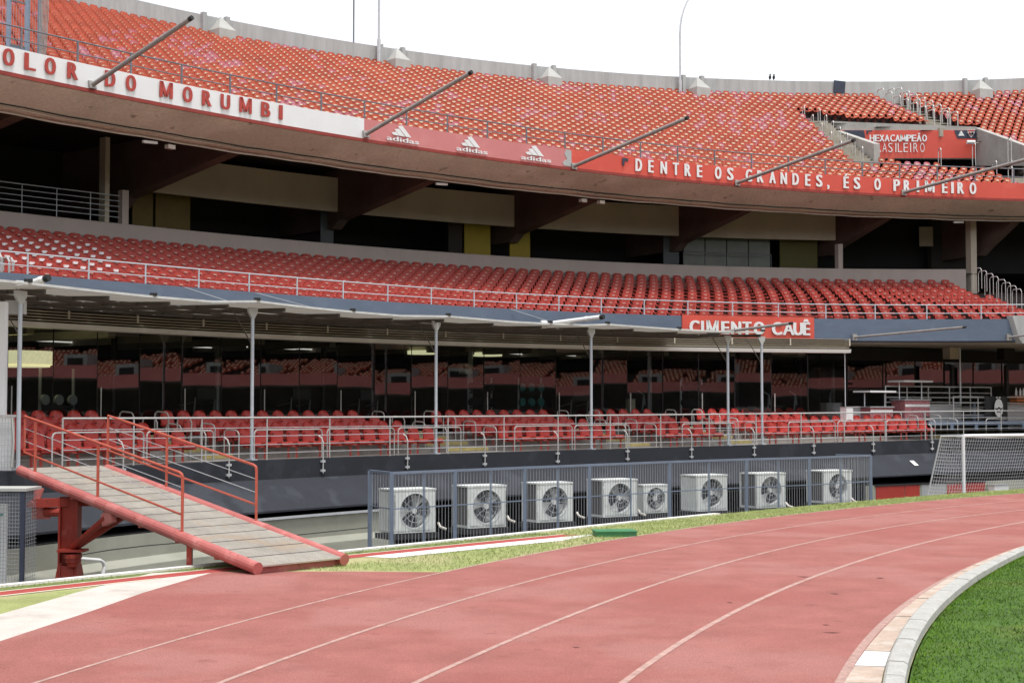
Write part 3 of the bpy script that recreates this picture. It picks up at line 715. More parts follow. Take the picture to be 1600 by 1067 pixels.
# front guard hoops standing on the ledge, and clamped stanchions
def hoop_part(a0, a1, dR, h, r=.020):
    pts = []; A = arange(a0, a1, R_(.4)); z = PLAT.z
    c = .10/PLAT.R(a0)
    pts.append(PLAT.at(a0, dR)); pts.append(PLAT.at(a0, dR, dz=h-.1)); pts.append(PLAT.at(a0+c*.3, dR, dz=h-.03)); pts.append(PLAT.at(a0+c, dR, dz=h))
    for a in A:
        if a0+c < a < a1-c: pts.append(PLAT.at(a, dR, dz=h))
    pts.append(PLAT.at(a1-c, dR, dz=h)); pts.append(PLAT.at(a1-c*.3, dR, dz=h-.03)); pts.append(PLAT.at(a1, dR, dz=h-.1)); pts.append(PLAT.at(a1, dR))
    return MB().tube(pts, r, 6)
hp = [(81,224),(229,333),(397,503),(511,616),(622,720),(804,894),(898,983),(1066,1150),(1232,1305),(1309,1383),(1385,1455),(1541,1640)]
dsc = ['behind the top of the red ramp','right of the ramp head','just right of the second canopy post','below the sixth glass pane, second of the block','ending at the third canopy post','first of the centre block','in front of the fourth canopy post','spanning the fifth canopy post','right of the last canopy post','second right of the last canopy post','nearest the goal','above the goal crossbar']
for (x0, x1), d in zip(hp, dsc):
    t = T('guard_hoop', f'guard hoop on the black ledge, {d}', 'guard rail', PLAT.at(PLAT.apx(x0, .3), .3), group='guard hoops along the ledge')
    P('hoop_tube', hoop_part(PLAT.apx(x0, .30), PLAT.apx(x1, .30), .30, .78), 'hoop', t)
for i, x in enumerate((191.5,357,504,636,757,871,980,1080,1178,1271,1364,1456)):
    a = PLAT.apx(x, -.04)
    t = T('clamped_stanchion', f'curved steel stanchion clamped to the black ledge, {ord_(i+1)} from the left', 'stanchion', PLAT.at(a, -.05, dz=-.35), group='stanchions clamped on the ledge face')
    P('stanchion_tube', MB().tube([PLAT.at(a, -.06, dz=-.4), PLAT.at(a, -.06, dz=.42), PLAT.at(a, .0, dz=.55), PLAT.at(a, .1, dz=.60)], .020, 6), 'hoop', t)
    for dz in (-.08, -.33): P('clamp', MB().box(PLAT.at(a, -.05, dz=dz), .16, .05, .06, tan(a), toC(a)), 'galv', t)
# ------------------------------------------------------------------ lower seats
def shell(parent=None):
    m = MB(); rows = []     # back rest, tombstone outline with a hand slot
    def outline(z):
        u = (z-.42)/.40
        return .235 if u < .55 else .235*math.sqrt(max(0.02, 1-((u-.55)/.45)**2*.86))
    zs = [.42,.47,.56,.65,.72,.77,.805,.82]
    for z in zs:
        w = outline(z); u = (z-.42)/.4
        rows.append([(x*w, .17+.07*u+.05*(1-x*x)-.03, z) for x in (-1,-.8,-.4,0,.4,.8,1)])
    m.grid(rows); bk = [[(v[0]*.97, v[1]+.03, v[2]-.01) for v in r] for r in rows]; m.grid(bk[::-1])
    m.grid([rows[-1], bk[-1]]); m.grid([[r[0] for r in rows], [r[0] for r in bk]]); m.grid([[r[-1] for r in bk], [r[-1] for r in rows]])
    return m
def pan():
    m = MB(); rows = []
    for y, z in ((-.25,.385),(-.262,.41),(-.24,.445),(-.15,.44),(0,.425),(.12,.43),(.19,.47)):
        ww = .235 if y > -.24 else .215
        rows.append([(x*ww, y+(.035*x*x if y < -.2 else 0), z-.022*(1-x*x)*(1 if y > -.2 else 0)) for x in (-1,-.85,-.4,0,.4,.85,1)])
    m.grid(rows); m.grid([[(v[0], v[1]+.01, v[2]-.05) for v in r] for r in rows][::-1])
    m.grid([[(v[0], v[1], v[2]-.05) for v in [r[0] for r in rows]], [r[0] for r in rows]]); m.grid([[r[-1] for r in rows], [(v[0], v[1], v[2]-.05) for v in [r[-1] for r in rows]]])
    return m
def slots():
    m = MB(); m.box((-.13,.186,.66), .075, .014, .022); return m
sr = T('platform_chair', '', 'seat', group='red seats of the lower platform')
P('seat_pan', pan(), 'seat_low', sr, False, True); P('backrest', shell(), 'seat_low', sr, False, True); P('hand_slot', slots(), 'dark', sr, False)
P('bracket', MB().box((0,.02,.37), .12, .3, .06), 'bench', sr, False)
blocks = [(PLAT.apx(22,.75), PLAT.apx(316,.75), 'block beside the ramp'), (PLAT.apx(378,.75), PLAT.apx(690,.75), 'block between second and third canopy post'), (PLAT.apx(783,.75), PLAT.apx(973,.75), 'centre block'),
          (PLAT.apx(1030,.75), PLAT.apx(1138,.75), 'short block by fifth canopy post'), (PLAT.apx(1186,.75), PLAT.apx(1458,.75), 'right block nearest the goal')]
used = False
rown = ['front','second','third','back']
for (a0, a1, bd) in blocks:
    for k in range(4):
        dR = .78+RD*k+(.0 if k == 0 else .28); rr = PLAT.R(a0)+dR; sp = .585/rr
        aa0 = a0 - (.004 if k else 0)*k*0; N = int((a1-a0)/sp); 
        if k == 3 and bd.startswith('right'): N -= 6
        if k == 2 and bd.startswith('right'): N -= 3
        for i in range(N):
            a = aa0+sp*(i+.5); p = PLAT.at(a, dR, PLAT.z(a)+RH*k)
            lab = f"{ord_(i+1)} red seat from the left, {rown[k]} row, {bd}"
            if not used: sr.location = p; sr.rotation_euler = (0,0,rz(a)); sr['label'] = lab; used = True
            else: dup(sr, p, rz(a)+random.uniform(-.03,.03), lab)
        # bench beam with legs
        tb = T('bench_trestle', f"red steel bench beam, {rown[k]} row, {bd}", 'bench frame', PLAT.at(a0, dR, PLAT.z(a0)+RH*k), group='bench frames of the lower platform')
        A = arange(aa0, aa0+sp*N, R_(.5)); z = lambda a: PLAT.z(a)+RH*k
        P('beam', MB().grid([[PLAT.at(a, dR-.16, z(a)+.30), PLAT.at(a, dR-.16, z(a)+.36), PLAT.at(a, dR-.08, z(a)+.36), PLAT.at(a, dR-.08, z(a)+.30)] for a in A], 0, True), 'bench', tb)
        for i in range(0, N, 2):
            for e in (-.15, .15):
                a = aa0+sp*(i+1)+e/rr
                if a > aa0+sp*N: continue
                P('leg', MB().bar(PLAT.at(a, dR-.12, z(a)), PLAT.at(a, dR-.12, z(a)+.31), .055), 'bench', tb)
# aisle handrails (inverted U) and yellow-edged steps
aisles = [(PLAT.apx(316,.75), PLAT.apx(378,.75), 'first aisle right of the ramp'), (PLAT.apx(690,.75), PLAT.apx(783,.75), 'aisle beside the third canopy post'), (PLAT.apx(973,.75), PLAT.apx(1030,.75), 'aisle beside the fourth canopy post'), (PLAT.apx(1138,.75), PLAT.apx(1186,.75), 'aisle between the last two canopy posts'), (PLAT.apx(1458,.75), PLAT.apx(1500,.75), 'aisle nearest the goal')]
for ai, (a0, a1, d) in enumerate(aisles):
    for k in range(4):
        for e, side in ((.08,'left'),(.92,'right')):
            a = a0+(a1-a0)*e; d0 = .75+RD*k; z = PLAT.z(a)+RH*k
            t = T('aisle_handrail', f"{['lowest','second','third','highest'][k]} U handrail, {side} side of {d}", 'handrail', PLAT.at(a, d0, z), group='U-shaped handrails in the platform aisles')
            P('rail_tube', MB().tube([PLAT.at(a, d0, z), PLAT.at(a, d0, z+.66), PLAT.at(a, d0+.05, z+.74), PLAT.at(a, d0+.12, z+.77), PLAT.at(a, d0+.42, z+.79), PLAT.at(a, d0+.50, z+.74), PLAT.at(a, d0+.52, z+.66), PLAT.at(a, d0+.52, z)], .020, 6), 'hoop', t)
    t = T('aisle_steps', f'concrete aisle steps with yellow edges, {d}', 'steps', PLAT.at(a0, 1.2))
    for k in range(1, 5):
        am = (a0+a1)/2; w = (a1-a0)*PLAT.R(am)*.8
        P('step', MB().box(PLAT.at(am, 1.05+RD*(k-1), PLAT.z(am)+RH*k-.075), w, .30, .15, tan(am), toC(am)), 'concrete', t)
        P('yellow_edge', MB().box(PLAT.at(am, .895+RD*(k-1), PLAT.z(am)+RH*k-.06), w, .02, .10, tan(am), toC(am)), 'paint_yellow', t)
# ------------------------------------------------------------------ under the upper deck
class Ring(Curve):
    def __init__(s, r, z): s.r = r; s.zz = z
    def R(s, a): return s.r
    def z(s, a): return s.zz
class Off(Curve):
    def __init__(s, cv, d, z): s.b = cv; s.d = d; s.zz = z
    def R(s, a): return s.b.R(a)+s.d
    def z(s, a): return s.zz
def arcbox(cv, px0, px1, z0, z1, th=.1, a01=None, mi=0, mb=None):
    a0, a1 = a01 or (cv.apx(px0), cv.apx(px1)); mb = mb or MB()
    A = arange(a0, a1, R_(.5)); mb.grid([[cv.at(a, 0, z0), cv.at(a, 0, z1), cv.at(a, th, z1), cv.at(a, th, z0)] for a in A], mi, True)
    for a in (A[0], A[-1]): mb.poly([cv.at(a, 0, z0), cv.at(a, 0, z1), cv.at(a, th, z1), cv.at(a, th, z0)], mi)
    return mb
CB = Off(TB, .9, 10.8)
bpx = [-420, -170, 198, 530, 806, 1063, 1308, 1540, 1800]
ba = [CB.apx(x) for x in bpx]
names = ['', 'leftmost in view, over the open gallery with railing', 'left', 'above', 'middle', 'r', 'far']
bl = ['off the left edge of the picture, darkest','over the dark gallery at the left edge','right of the dark open gallery','second from the dark gallery','third from the dark gallery','fourth, above the greenish glazing','fifth, ending the row of beige panels','above the aisle in the far right corner','beyond the right corner']
for a, l in list(zip(ba, bl))[1:-1]:
    t = T('deck_beam', f'dark haunched concrete beam under the upper deck, {l}', 'beam', CB.at(a), group='haunched beams under the upper deck')
    rb, rf = CB.R(a), UF.R(a)+1.85; w = .52/rb; pts = [pol(rb, a, 10.66), pol(rf, a, 11.72), pol(rf, a, 12.745), pol(rb+8, a, 12.745), pol(rb+8, a, 10.2), pol(rb+.5, a, 10.3)]
    P('beam_web', MB().prism(pts, tan(a)*.52), 'beam', t)
pn = ['between the second and third beams','between the third and fourth beams','above the yellow doors','right half of the gallery','last before the right corner']
for i in range(2, 6):
    a0, a1 = ba[i]+.53/CB.R(ba[i]), ba[i+1]-.004/CB.R(ba[i])
    t = T('concrete_valance', f'beige concrete valance under the upper deck, {pn[i-2]}', 'panel', CB.at(a0, .2, 11), group='beige valances between the beams')
    P('valance_face', arcbox(Off(TB, 1.0, 11), 0, 0, 10.98, 12.42, .18, (a0, a1)), 'panel', t)
LG = Off(TB, 1.7, 10)
def glazed(px0, px1, matn, label, z1=11.2, d=1.7, cat='panel', name='gallery_screen', n=1):
    t = T(name, label, cat, Off(TB, d, 9.3).at(TB.apx(px0), 0)); cv = Off(TB, d, 10); a0, a1 = cv.apx(px0), cv.apx(px1)
    for i in range(n): P('sheet', arcbox(cv, 0, 0, 9.2, z1, .06, (a0+(a1-a0)*i/n+.0003, a0+(a1-a0)*(i+1)/n-.0003)), matn, t)
    return t
glazed(206, 240, 'ochre', 'dim yellow panel at the left end of the upper gallery'); glazed(242, 298, 'ochre', 'darker ochre panel right of the dim yellow one in the gallery')
glazed(500, 522, 'bluegrey', 'small blue grey panel between dark gallery openings')
glazed(725, 767, 'yellow', 'yellow door panel left of the dark post in the gallery'); glazed(796, 829, 'yellow', 'yellow door panel right of the dark post in the gallery'); glazed(700, 723, 'dark_brown', 'dark brown panel beside the yellow gallery door')
glazed(1068, 1204, 'pale_glazing', 'pale greenish glazing behind a low railing in the upper gallery', n=4); glazed(1218, 1278, 'olive', 'ochre panel right of the pale gallery glazing')
glazed(1036, 1062, 'bluegrey', 'blue grey panel left of the pale gallery glazing')
railing('gallery_railing', 'thin dark railing in front of the pale gallery glazing', Off(TB, 1.2, 9.3), 1068, 1205, 0, 9.3, .95, (.95,), 1.2, 'greyrail', .02, .02)
railing('gallery_railing', 'steel wire railing across the dark open gallery at the left', Off(TB, .15, 9.5), -80, 192, 0, 9.49, 1.05, (1.05,.85,.65,.45,.25), 1.35, 'postpaint', .02, .018)
for px0, px1, z1, l in ((191,201,10.75,'short pale concrete post ending the wire railing at the left'),(1310,1317,10.7,'short pale concrete post at the end of the beige valances')):
    t = T('gallery_post', l, 'post', TB.at(TB.apx(px0), .0, 9.49)); P('shaft', arcbox(Off(TB, -.02, 10), px0, px1, 9.49, z1, .25), 'band', t)
for px0, px1, z0, z1, d, l in ((164,171,9.5,12.7,.35,'grey column in the dark gallery near the left edge'),(1517,1526,7.6,12.7,.3,'slender pale column in the right corner of the gallery')):
    cv = Off(TB, d, 10.5); t = T('column', l, 'column', cv.at(cv.apx(px0), 0, z0)); P('shaft', arcbox(cv, px0, px1, z0, z1, .35), 'panel', t)
t = T('lift_shaft', 'dark grey box wall with a pale hatch at the right end of the gallery', 'wall', TB.at(TB.apx(1440), 4, 9)); cv = Off(TB, 4, 11)
P('wall_face', arcbox(cv, 1455, 1520, 9, 12.6, .3), 'dark_brown', t); P('hatch', arcbox(Off(TB, 3.95, 11), 1437, 1458, 11.0, 12.0, .04), 'panel', t)
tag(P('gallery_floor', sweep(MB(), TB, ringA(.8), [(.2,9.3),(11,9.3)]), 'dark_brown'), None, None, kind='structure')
# pipes under the deck edge
for nm, dR, z, r, mt, l in (('conduit', 1.72, 11.74, .035, 'pipe', 'pale conduit running along the lower edge of the upper deck beam'), ('cable', 1.25, 11.88, .022, 'cable', 'black cable clipped along the underside of the upper deck beam'), ('conduit', 1.38, 11.84, .02, 'pipe', 'thin pale conduit beside the black cable under the upper deck')):
    A = arange(UF.apx(-100), UF.apx(1700), R_(.5)); ph = random.random()*9
    t = T(nm, l, nm, UF.at(A[0], dR, z)); P('run', MB().tube([UF.at(a, dR, z+.012*math.sin(a*90+ph)+.01*math.sin(a*230)) for a in A], r, 5), mt, t)
for px, l in ((268,'small white box lamp under the deck edge by the first beam'),(912,'small white lamp box right of the deck edge centre'),(940,'small pair of cameras under the deck edge, right of the lamp box')):
    a = UF.apx(px, 1.8); t = T('deck_lamp', l, 'lamp', UF.at(a, 1.85, 11.5)); P('housing', MB().box(UF.at(a, 1.85, 11.58), .30, .2, .14, tan(a), toC(a)), 'pipe', t); P('hanger', MB().bar(UF.at(a, 1.85, 11.62), UF.at(a, 1.85, 11.8), .03), 'cable', t)
for px, l in ((235,'short white tube lamp under the deck edge at the left'),(690,'short white tube lamp above the second valance'),(1497,'short white tube lamp near the right corner')):
    a = UF.apx(px, 1.9); t = T('tube_lamp', l, 'lamp', UF.at(a, 1.9, 11.6)); P('tube', MB().bar(UF.at(a, 1.9, 11.62)-tan(a)*.3, UF.at(a, 1.9, 11.66)+tan(a)*.3, .09), 'white', t)
# drip marks are stains in the soffit; flag poles
def flagpole(px0, py0, px1, py1, cv, dR, label, r=.075, matn='polemetal', grp='slanting flag poles on the stand edges'):
    a = cv.apx(px0, dR); b = cv.at(a, dR); b.z = CAMH + (b.y)*(ray(px0, py0).z/ray(px0, py0).y); q = ray(px1, py1); c = toC(a)
    # t*q.x = b.x + L*c.x ; t*q.y = b.y + L*c.y
    det = q.x*(-c.y) + c.x*q.y
    tt = (b.x*(-c.y) + c.x*b.y)/det; L = (tt*q.x-b.x)/c.x; e = Vector((tt*q.x, tt*q.y, CAMH+tt*q.z))
    t = T('flag_pole', label, 'pole', b, group=grp); d = (e-b).normalized(); X = tan(a)
    P('pole_tube', MB().tube([b, e], r, 10, cap=False), matn, t); P('pole_mouth', MB().tube([e-d*.12, e+d*.01], r*1.02, 10), 'cable', t)
    P('base_plate', MB().box(b, .26, .26, .05, X, X.cross(d).normalized(), d), matn, t); P('clamp', MB().tube([b+(e-b)*.72-d*.05, b+(e-b)*.72+d*.05], r*1.15, 10), matn, t)
    return L
for q in ((145,133,300,28,'leaning steel flag pole rising from the white banner'),(572,210,737,113,'leaning steel flag pole where the white banner meets the pink one'),(897,260,1075,184,'leaning steel flag pole where the pink banner meets the red one'),(1152,286,1335,219,'leaning steel flag pole in front of the word GRANDES'),(1412,301,1612,247,'leaning steel flag pole in front of the word PRIMEIRO')):
    L = flagpole(*q[:4], UF, -.1, q[4]); print('pole', L)
for q in ((1335,527,1509,511,'leaning steel pole on the blue band right of the CIMENTO banner'),(1576,527,1625,521,'leaning steel pole at the right edge of the blue band')):
    print('pole', flagpole(*q[:4], T2, -.1, q[4], r=.045))
for q in ((1110,521,1238,505,'thin pale pole crossing the CIMENTO banner'),(850,507,943,495,'thick white pole resting above the canopy by the fourth post'),(28,448,76,434,'thick white pole end above the canopy at the left')):
    print('pole', flagpole(*q[:4], PLAT, 1.0, q[4], r=.05 if q[0] > 1000 else .075, matn='polemetal' if q[0] > 1000 else 'goal'))
# ------------------------------------------------------------------ rim of the stadium
RI = Off(RW, -.5, 21.5)
for i, (p0, p1) in enumerate(((318,354),(594,628.5),(834,864.5),(1067,1096),(1507.5,1539.5))):
    w = ['nearest the left edge','by the two tall masts','third from the left','beside the curved lamp mast','right of the stair aisle'][i]
    for px, sd in ((p0,'left'),(p1,'right')):
        a = RI.apx(px); t = T('rim_pier', f'{sd} concrete pier on the rim wall, {w}', 'pier', RW.at(a, -.5, RW.z(a)-1), group='concrete piers along the rim wall'); P('pier_shaft', MB().box(RW.at(a, -.52, RW.z(a)-.60), .22, .24, 1.36, tan(a), toC(a)), 'rimwall', t)
    a = RI.apx((p0+p1)/2+3); X = tan(a); Y = toC(a); b = RW.at(a, -1.0, RW.z(a)-.75); hw = .47
    t = T('roof_cowl', f'pale pyramid-topped concrete cowl on the rim, {w}', 'cowl', b, group='pyramid cowls along the rim wall')
    P('cowl_body', MB().box(b-ZV*.35, hw*2, .8, .7, X, Y), 'skylight', t)
    P('cowl_roof', MB().add([b-X*hw-Y*.4, b+X*hw-Y*.4, b+X*hw+Y*.4, b-X*hw+Y*.4, b-X*.14+ZV*.66], [(0,1,4),(1,2,4),(2,3,4),(3,0,4)]), 'skylight', t)
a = RI.apx(566.5); t = T('mast', 'thin dark mast rising behind the rim wall, left of the silver one', 'mast', RW.at(a, .3, 21)); P('mast_pole', MB().tube([RW.at(a, .3, 20.8), RW.at(a, .3, 29)], .045, 6), 'greyrail', t)
a = RI.apx(588.5); t = T('mast', 'silver mast in front of the rim wall, right of the dark one', 'mast', RW.at(a, -.7, 20)); P('mast_pole', MB().tube([RW.at(a, -.7, 19.8), RW.at(a, -.7, 24), RW.at(a, -.7, 29)], .07, 8, r2=.05), 'galv', t); P('sleeve', MB().tube([RW.at(a, -.7, 19.8), RW.at(a, -.7, 21.6)], .10, 8), 'galv', t)
a = RI.apx(1059.5); b = RW.at(a, -.7, 20); X = tan(a)
t = T('lamp_mast', 'slender lamp mast curving to the right above the rim wall', 'mast', b)
P('mast_pole', MB().tube([b, b+ZV*2, b+ZV*3.9, b+ZV*4.4+X*.03, b+ZV*4.9+X*.12, b+ZV*5.4+X*.28, b+ZV*5.9+X*.52, b+ZV*6.4+X*.9, b+ZV*6.8+X*1.4], .06, 8, r2=.04), 'galv', t); P('sleeve', MB().tube([b-ZV*.3, b+ZV*1.3], .10, 8), 'galv', t)
for px, l in ((1208,'tiny dark bird perched on the rim wall, left one'),(1214,'tiny dark bird perched on the rim wall, right one')):
    a = RI.apx(px); b = RW.at(a, -.2, RW.z(a)); t = T('bird', l, 'bird', b, r=random.random()*6)
    body = MB().lathe([(0,-.16),(.05,-.1),(.08,.0),(.07,.1),(.03,.17),(.045,.20),(.045,.25),(0,.28)], 8)
    body.v = [(b.x+x, b.y+y*1.2-z*.3, b.z+.2+z*.8) for x, y, z in body.v]; P('body', body, 'bird', t); P('legs', MB().bar(b, b+ZV*.1, .015), 'bird', t)
# ------------------------------------------------------------------ vomitory in the upper tier
def surf(x, y):
    a = ang((x, y)); r0, r1 = UF.R(a)+.45, RW.R(a)-.45; return 12.62+(RW.z(a)-1.45-12.62)*max(0, (rad((x, y))-r0)/(r1-r0))
t = T('vomitory', 'pale concrete entrance cut into the upper tier, framing the HEXACAMPEÃO banner', 'entrance', Vector((wx(-1,YB), YB, ZF)))
zb0 = ond(1450, 248, DV).z; zt0 = ond(1450, 203.5, DV).z; XL, XR = wx(-1, YB), wx(1, YB)
print('pit', surf(XL, YB+.3), surf(XR, YB+.3), zt0+.18)
hL, hR = max(zt0+.18, surf(XL, YB+.3)+.12), max(zt0+.18, surf(XR, YB+.3)+.12)
P('back_wall', MB().prism([Vector((XL, YB, zb0-.02)), Vector((XR, YB, zb0-.02)), Vector((XR, YB, hR)), Vector((XL, YB, hL))], (0,.3,0)), 'concrete', t)
P('dark_mouth', MB().box(((XL+XR)/2, YB+1.4, (ZF+zb0)/2), XR-XL, .1, zb0-ZF), 'dark', t)
def wing(s_, top0, yf):
    pts = [Vector((wx(s_, yf), yf, ZF-.3)), Vector((wx(s_, yf), yf, top0)), Vector((wx(s_, YB+.3), YB+.3, zt0+.19)), Vector((wx(s_, YB+.3), YB+.3, ZF-.3))]
    return MB().prism(pts, (-.3*(1 if s_ < 0 else -1), 0, 0))
P('wing_wall', wing(-1, ond(1378, 225, YF).z, YF), 'concrete', t); P('wing_wall', wing(1, ond(1600, 230, YF-1).z, YF-1), 'concrete', t)
t = T('vomitory_banner', 'red banner lettered HEXACAMPEÃO BRASILEIRO with dark blue corners in the upper tier', 'banner', Vector(((XL+XR)/2, YB-.05, zb0)))
P('banner_cloth', MB().box(((XL+XR)/2, YB-.04, (zb0+zt0)/2), XR-XL-.1, .03, zt0-zb0-.04), 'banner_red', t)
class Flat:
    def __init__(s, y): s.y = y
    def apx(s, px, dR=0): return (px-800)/F*(s.y*math.cos(PITCH)+14.7*math.sin(PITCH))
    def at(s, a, dR=0, z=17): return Vector((a, s.y+dR, z))
V = Flat(YB); VB = Flat(YB-.07); VX = Flat(YB-.09)
_tan, _toC = tan, toC
tan = lambda a: Vector((1,0,0)); toC = lambda a: Vector((0,-1,0))
def vz(py): return ond(1450, py, DV).z
P('corner_patch', MB().poly([VB.at(VB.apx(x), -.004, z) for x, z in ((1318,zb0+.1),(1318,zt0-.03),(1350,zt0-.03),(1352,vz(214)),(1345,zb0+.1))]), 'navy', t)
P('corner_patch', MB().poly([VB.at(VB.apx(x), -.004, z) for x, z in ((1491,zt0-.03),(1496,vz(217)),(1530,vz(217)),(1530,zt0-.03))]), 'navy', t)
for i, ch in enumerate('HEXACAMPEÃO'):
    x = [1362.5,1370.5,1378,1386,1394.5,1402.5,1411.5,1420.5,1428,1436,1444.5][i]; text_on(t, VX, x, ch, vz(211.5)-vz(222), vz(222), 'white', dR=0, w=.27 if ch != 'M' else .36, bold=.015)
for i, ch in enumerate('BRASILEIRO'):
    x = [1364,1373,1382,1391,1399.5,1406,1415,1422.5,1430.5,1441][i]; text_on(t, VX, x, ch, vz(224.5)-vz(238.5), vz(238.5), 'white', dR=0, w=.05 if ch == 'I' else .24, bold=-.012)
a = VX.apx(1503); triplebars(t, VX.at(a, 0, vz(213)), tan(a), ZV, .26, 'white', word=None)
a = VX.apx(1517.5); X = tan(a); c = VX.at(a, 0, vz(209.5))
P('club_shield', MB().prism([c+X*u*.9+ZV*v*.9 for u, v in ((-.22,.24),(.22,.24),(.20,.0),(0,-.27),(-.20,.0))], toC(a)*.01), 'white', t)
P('shield_band', MB().prism([c+toC(a)*.012+X*u*.9+ZV*v*.9 for u, v in ((-.2,.22),(.2,.22),(.2,.12),(-.2,.12))], toC(a)*.008), 'letter_red', t)
P('shield_stripe', MB().prism([c+toC(a)*.012+X*u*.9+ZV*v*.9 for u, v in ((-.15,.08),(-.02,.08),(-.02,-.19),(-.13,-.04))], toC(a)*.008), 'letter_red', t)
P('shield_stripe', MB().prism([c+toC(a)*.012+X*u*.9+ZV*v*.9 for u, v in ((.02,.08),(.15,.08),(.13,-.04),(.02,-.19))], toC(a)*.008), 'cable', t)
for q in (((1354,204.5),(1363,204.5),(1363,206.5),(1357,206.5),(1357,210),(1354,210)),):
    P('corner_mark', MB().poly([VX.at(VX.apx(x), 0, vz(y)) for x, y in q]), 'navy', t)
a = V.apx(1522); t = T('wall_lamp', 'white floodlight on a bent arm beside the vomitory banner', 'lamp', V.at(a, -.3, vz(225)))
P('lamp_head', MB().tube([V.at(a, -.5, vz(225))-tan(a)*.55, V.at(a, -.5, vz(225))-tan(a)*.1], .11, 8), 'white', t); P('arm', MB().tube([V.at(a, -.3, vz(225)), V.at(a, -.3, vz(225))+tan(a)*.2, V.at(a, -.2, vz(240))+tan(a)*.22], .025, 5), 'white', t)
tan, toC = _tan, _toC
def hoop(pt, outd, h=.9, l=.55, label='', grp='', r=.025):
    t = T('aisle_handrail', label, 'handrail', pt, group=grp); o = outd
    P('rail_tube', MB().tube([pt, pt+ZV*(h-.1), pt+ZV*h+o*.08, pt+ZV*h+o*(l-.08), pt+ZV*(h-.1)+o*l, pt+o*l], r, 5), 'hoop', t)
def uhoops(af, ks, desc, every=1, h=1.0, l=.62):
    for n, k in enumerate(ks):
        a = af(k); hoop(pol(upR(a, k), a, upZ(a, max(0, k))), -toC(a), h, l, f'{ord_(n+1)} steel handrail hoop from the bottom, {desc}', 'handrail hoops in the upper tier aisles', .032)
def line_hoops(x0, y0, x1, y1, n, desc, h=1.0, l=.6, flat=None):
    for i in range(n):
        f = i/(n-1); x, y = x0+(x1-x0)*f, y0+(y1-y0)*f
        hoop(Vector((x, y, flat or surf(x, y))), Vector((0,1,0)), h, l, f'{ord_(i+1)} steel handrail hoop from the bottom, {desc}', 'handrail hoops in the upper tier aisles', .022)
line_hoops(17.5, 74.5, 17.0, 82.3, 7, 'stair left of the vomitory'); line_hoops(16.6, 75.2, 16.2, 82.6, 5, 'outer side of stair left of the vomitory')
uhoops(lambda k: aisT[0]+.003, [21,22.2,23.5,24.8,26,27.3,28.6], 'left side of top aisle'); uhoops(lambda k: aisT[1]-.004, [20.4,21.6,22.8,24,25.2,26.4,27.6,28.8], 'right side of top aisle')
uhoops(lambda k: (aisT[0]+aisT[1])/2, [20.6,22.6,24.6,26.6,28.6], 'middle of top aisle')
line_hoops(24.6, 73.6, 22.0, 76.6, 3, 'inside the vomitory at its right', 1.3, .5, ZF); line_hoops(27.2, 71.0, 24.9, 74.4, 5, 'stair below the vomitory, right part'); line_hoops(25.4, 71.3, 24.0, 74.0, 4, 'stair below the vomitory, middle part')
for A0, A1, k0, k1, l in ((aisT[0], aisT[1], kb, 30, 'weathered concrete steps of the top aisle above the vomitory'),):
    t = T('aisle_steps', l, 'steps', pol(upR(A0, k0), A0, upZ(A0, k0))); am = (A0+A1)/2
    for k in range(int(k0), int(k1)):
        P('step', MB().box((pol(upR(am, k), am, upZ(am, k))+pol(upR(am, k+.5), am, upZ(am, k)))/2+ZV*.09-ZV*.25, (A1-A0)*RV*.94, .34, .5, tan(am), toC(am)), 'aislestep', t)
for l, fx, y0, y1, w in (('concrete steps left of the vomitory', lambda y: wx(-1, y)-1.05, YF-.6, YB, 1.3), ('concrete steps below the vomitory at the right', lambda y: 25.2+(YF-y)*.35, 70.6, YF-.6, 2.9)):
    t = T('aisle_steps', l, 'steps', Vector((fx(y0), y0, surf(fx(y0), y0)))); y = y0
    while y < y1: P('step', MB().box(Vector((fx(y), y, surf(fx(y), y)-.05)), w, .34, .5), 'aislestep', t); y += .5
# steel gate at the upper left
a0, a1 = UF.apx(8, .5), UF.apx(43, .5); U = lambda a, z: UF.at(a, .55, z)
t = T('steel_gate', 'tall grey steel gate frame with mesh at the top left behind the railing', 'gate', U(a0, 13))
for px, w in ((13,.17),(42,.17),(61,.10)): a = UF.apx(px, .55); P('upright', MB().bar(U(a, 12.7), U(a, 16.4), w, .1), 'bluesteel', t)
for z in (13.55, 14.9, 15.6): P('crossbar', MB().bar(U(UF.apx(13,.55), z), U(UF.apx(42,.55), z+.0), .05), 'greyrail', t)
P('plate', MB().bar(U(UF.apx(14,.5), 13.3), U(UF.apx(41,.5), 13.3), .03, .45), 'bluesteel', t)
mb = MB()
for i in range(34): a = UF.apx(-70+i*4.3, .55); mb.bar(U(a, 12.8), U(a, 16.3), .010)
P('mesh_bars', mb, 'cagebar', t, kind='stuff')
t = T('safety_net', 'grey curved mesh net hanging beside the steel gate at the top left', 'net', U(UF.apx(66, .5), 13)); mb = MB()
for i in range(7):
    x = 61+i*2.2; mb.tube([UF.at(UF.apx(x-(6-i)*0-i*1.6, .4), .4, 12.95), UF.at(UF.apx(x-i*.4, .4), .4, 13.6), UF.at(UF.apx(x, .4), .4, 14.6), UF.at(UF.apx(x+.4, .4), .4, 16.4)], .014, 4)
for i in range(22): z = 13.0+.15*i; mb.bar(UF.at(UF.apx(61,.4), .4, z), UF.at(UF.apx(61+min(13.2, 4+i*1.2), .4), .4, z), .008)
P('net_cords', mb, 'polemetal', t, kind='stuff')
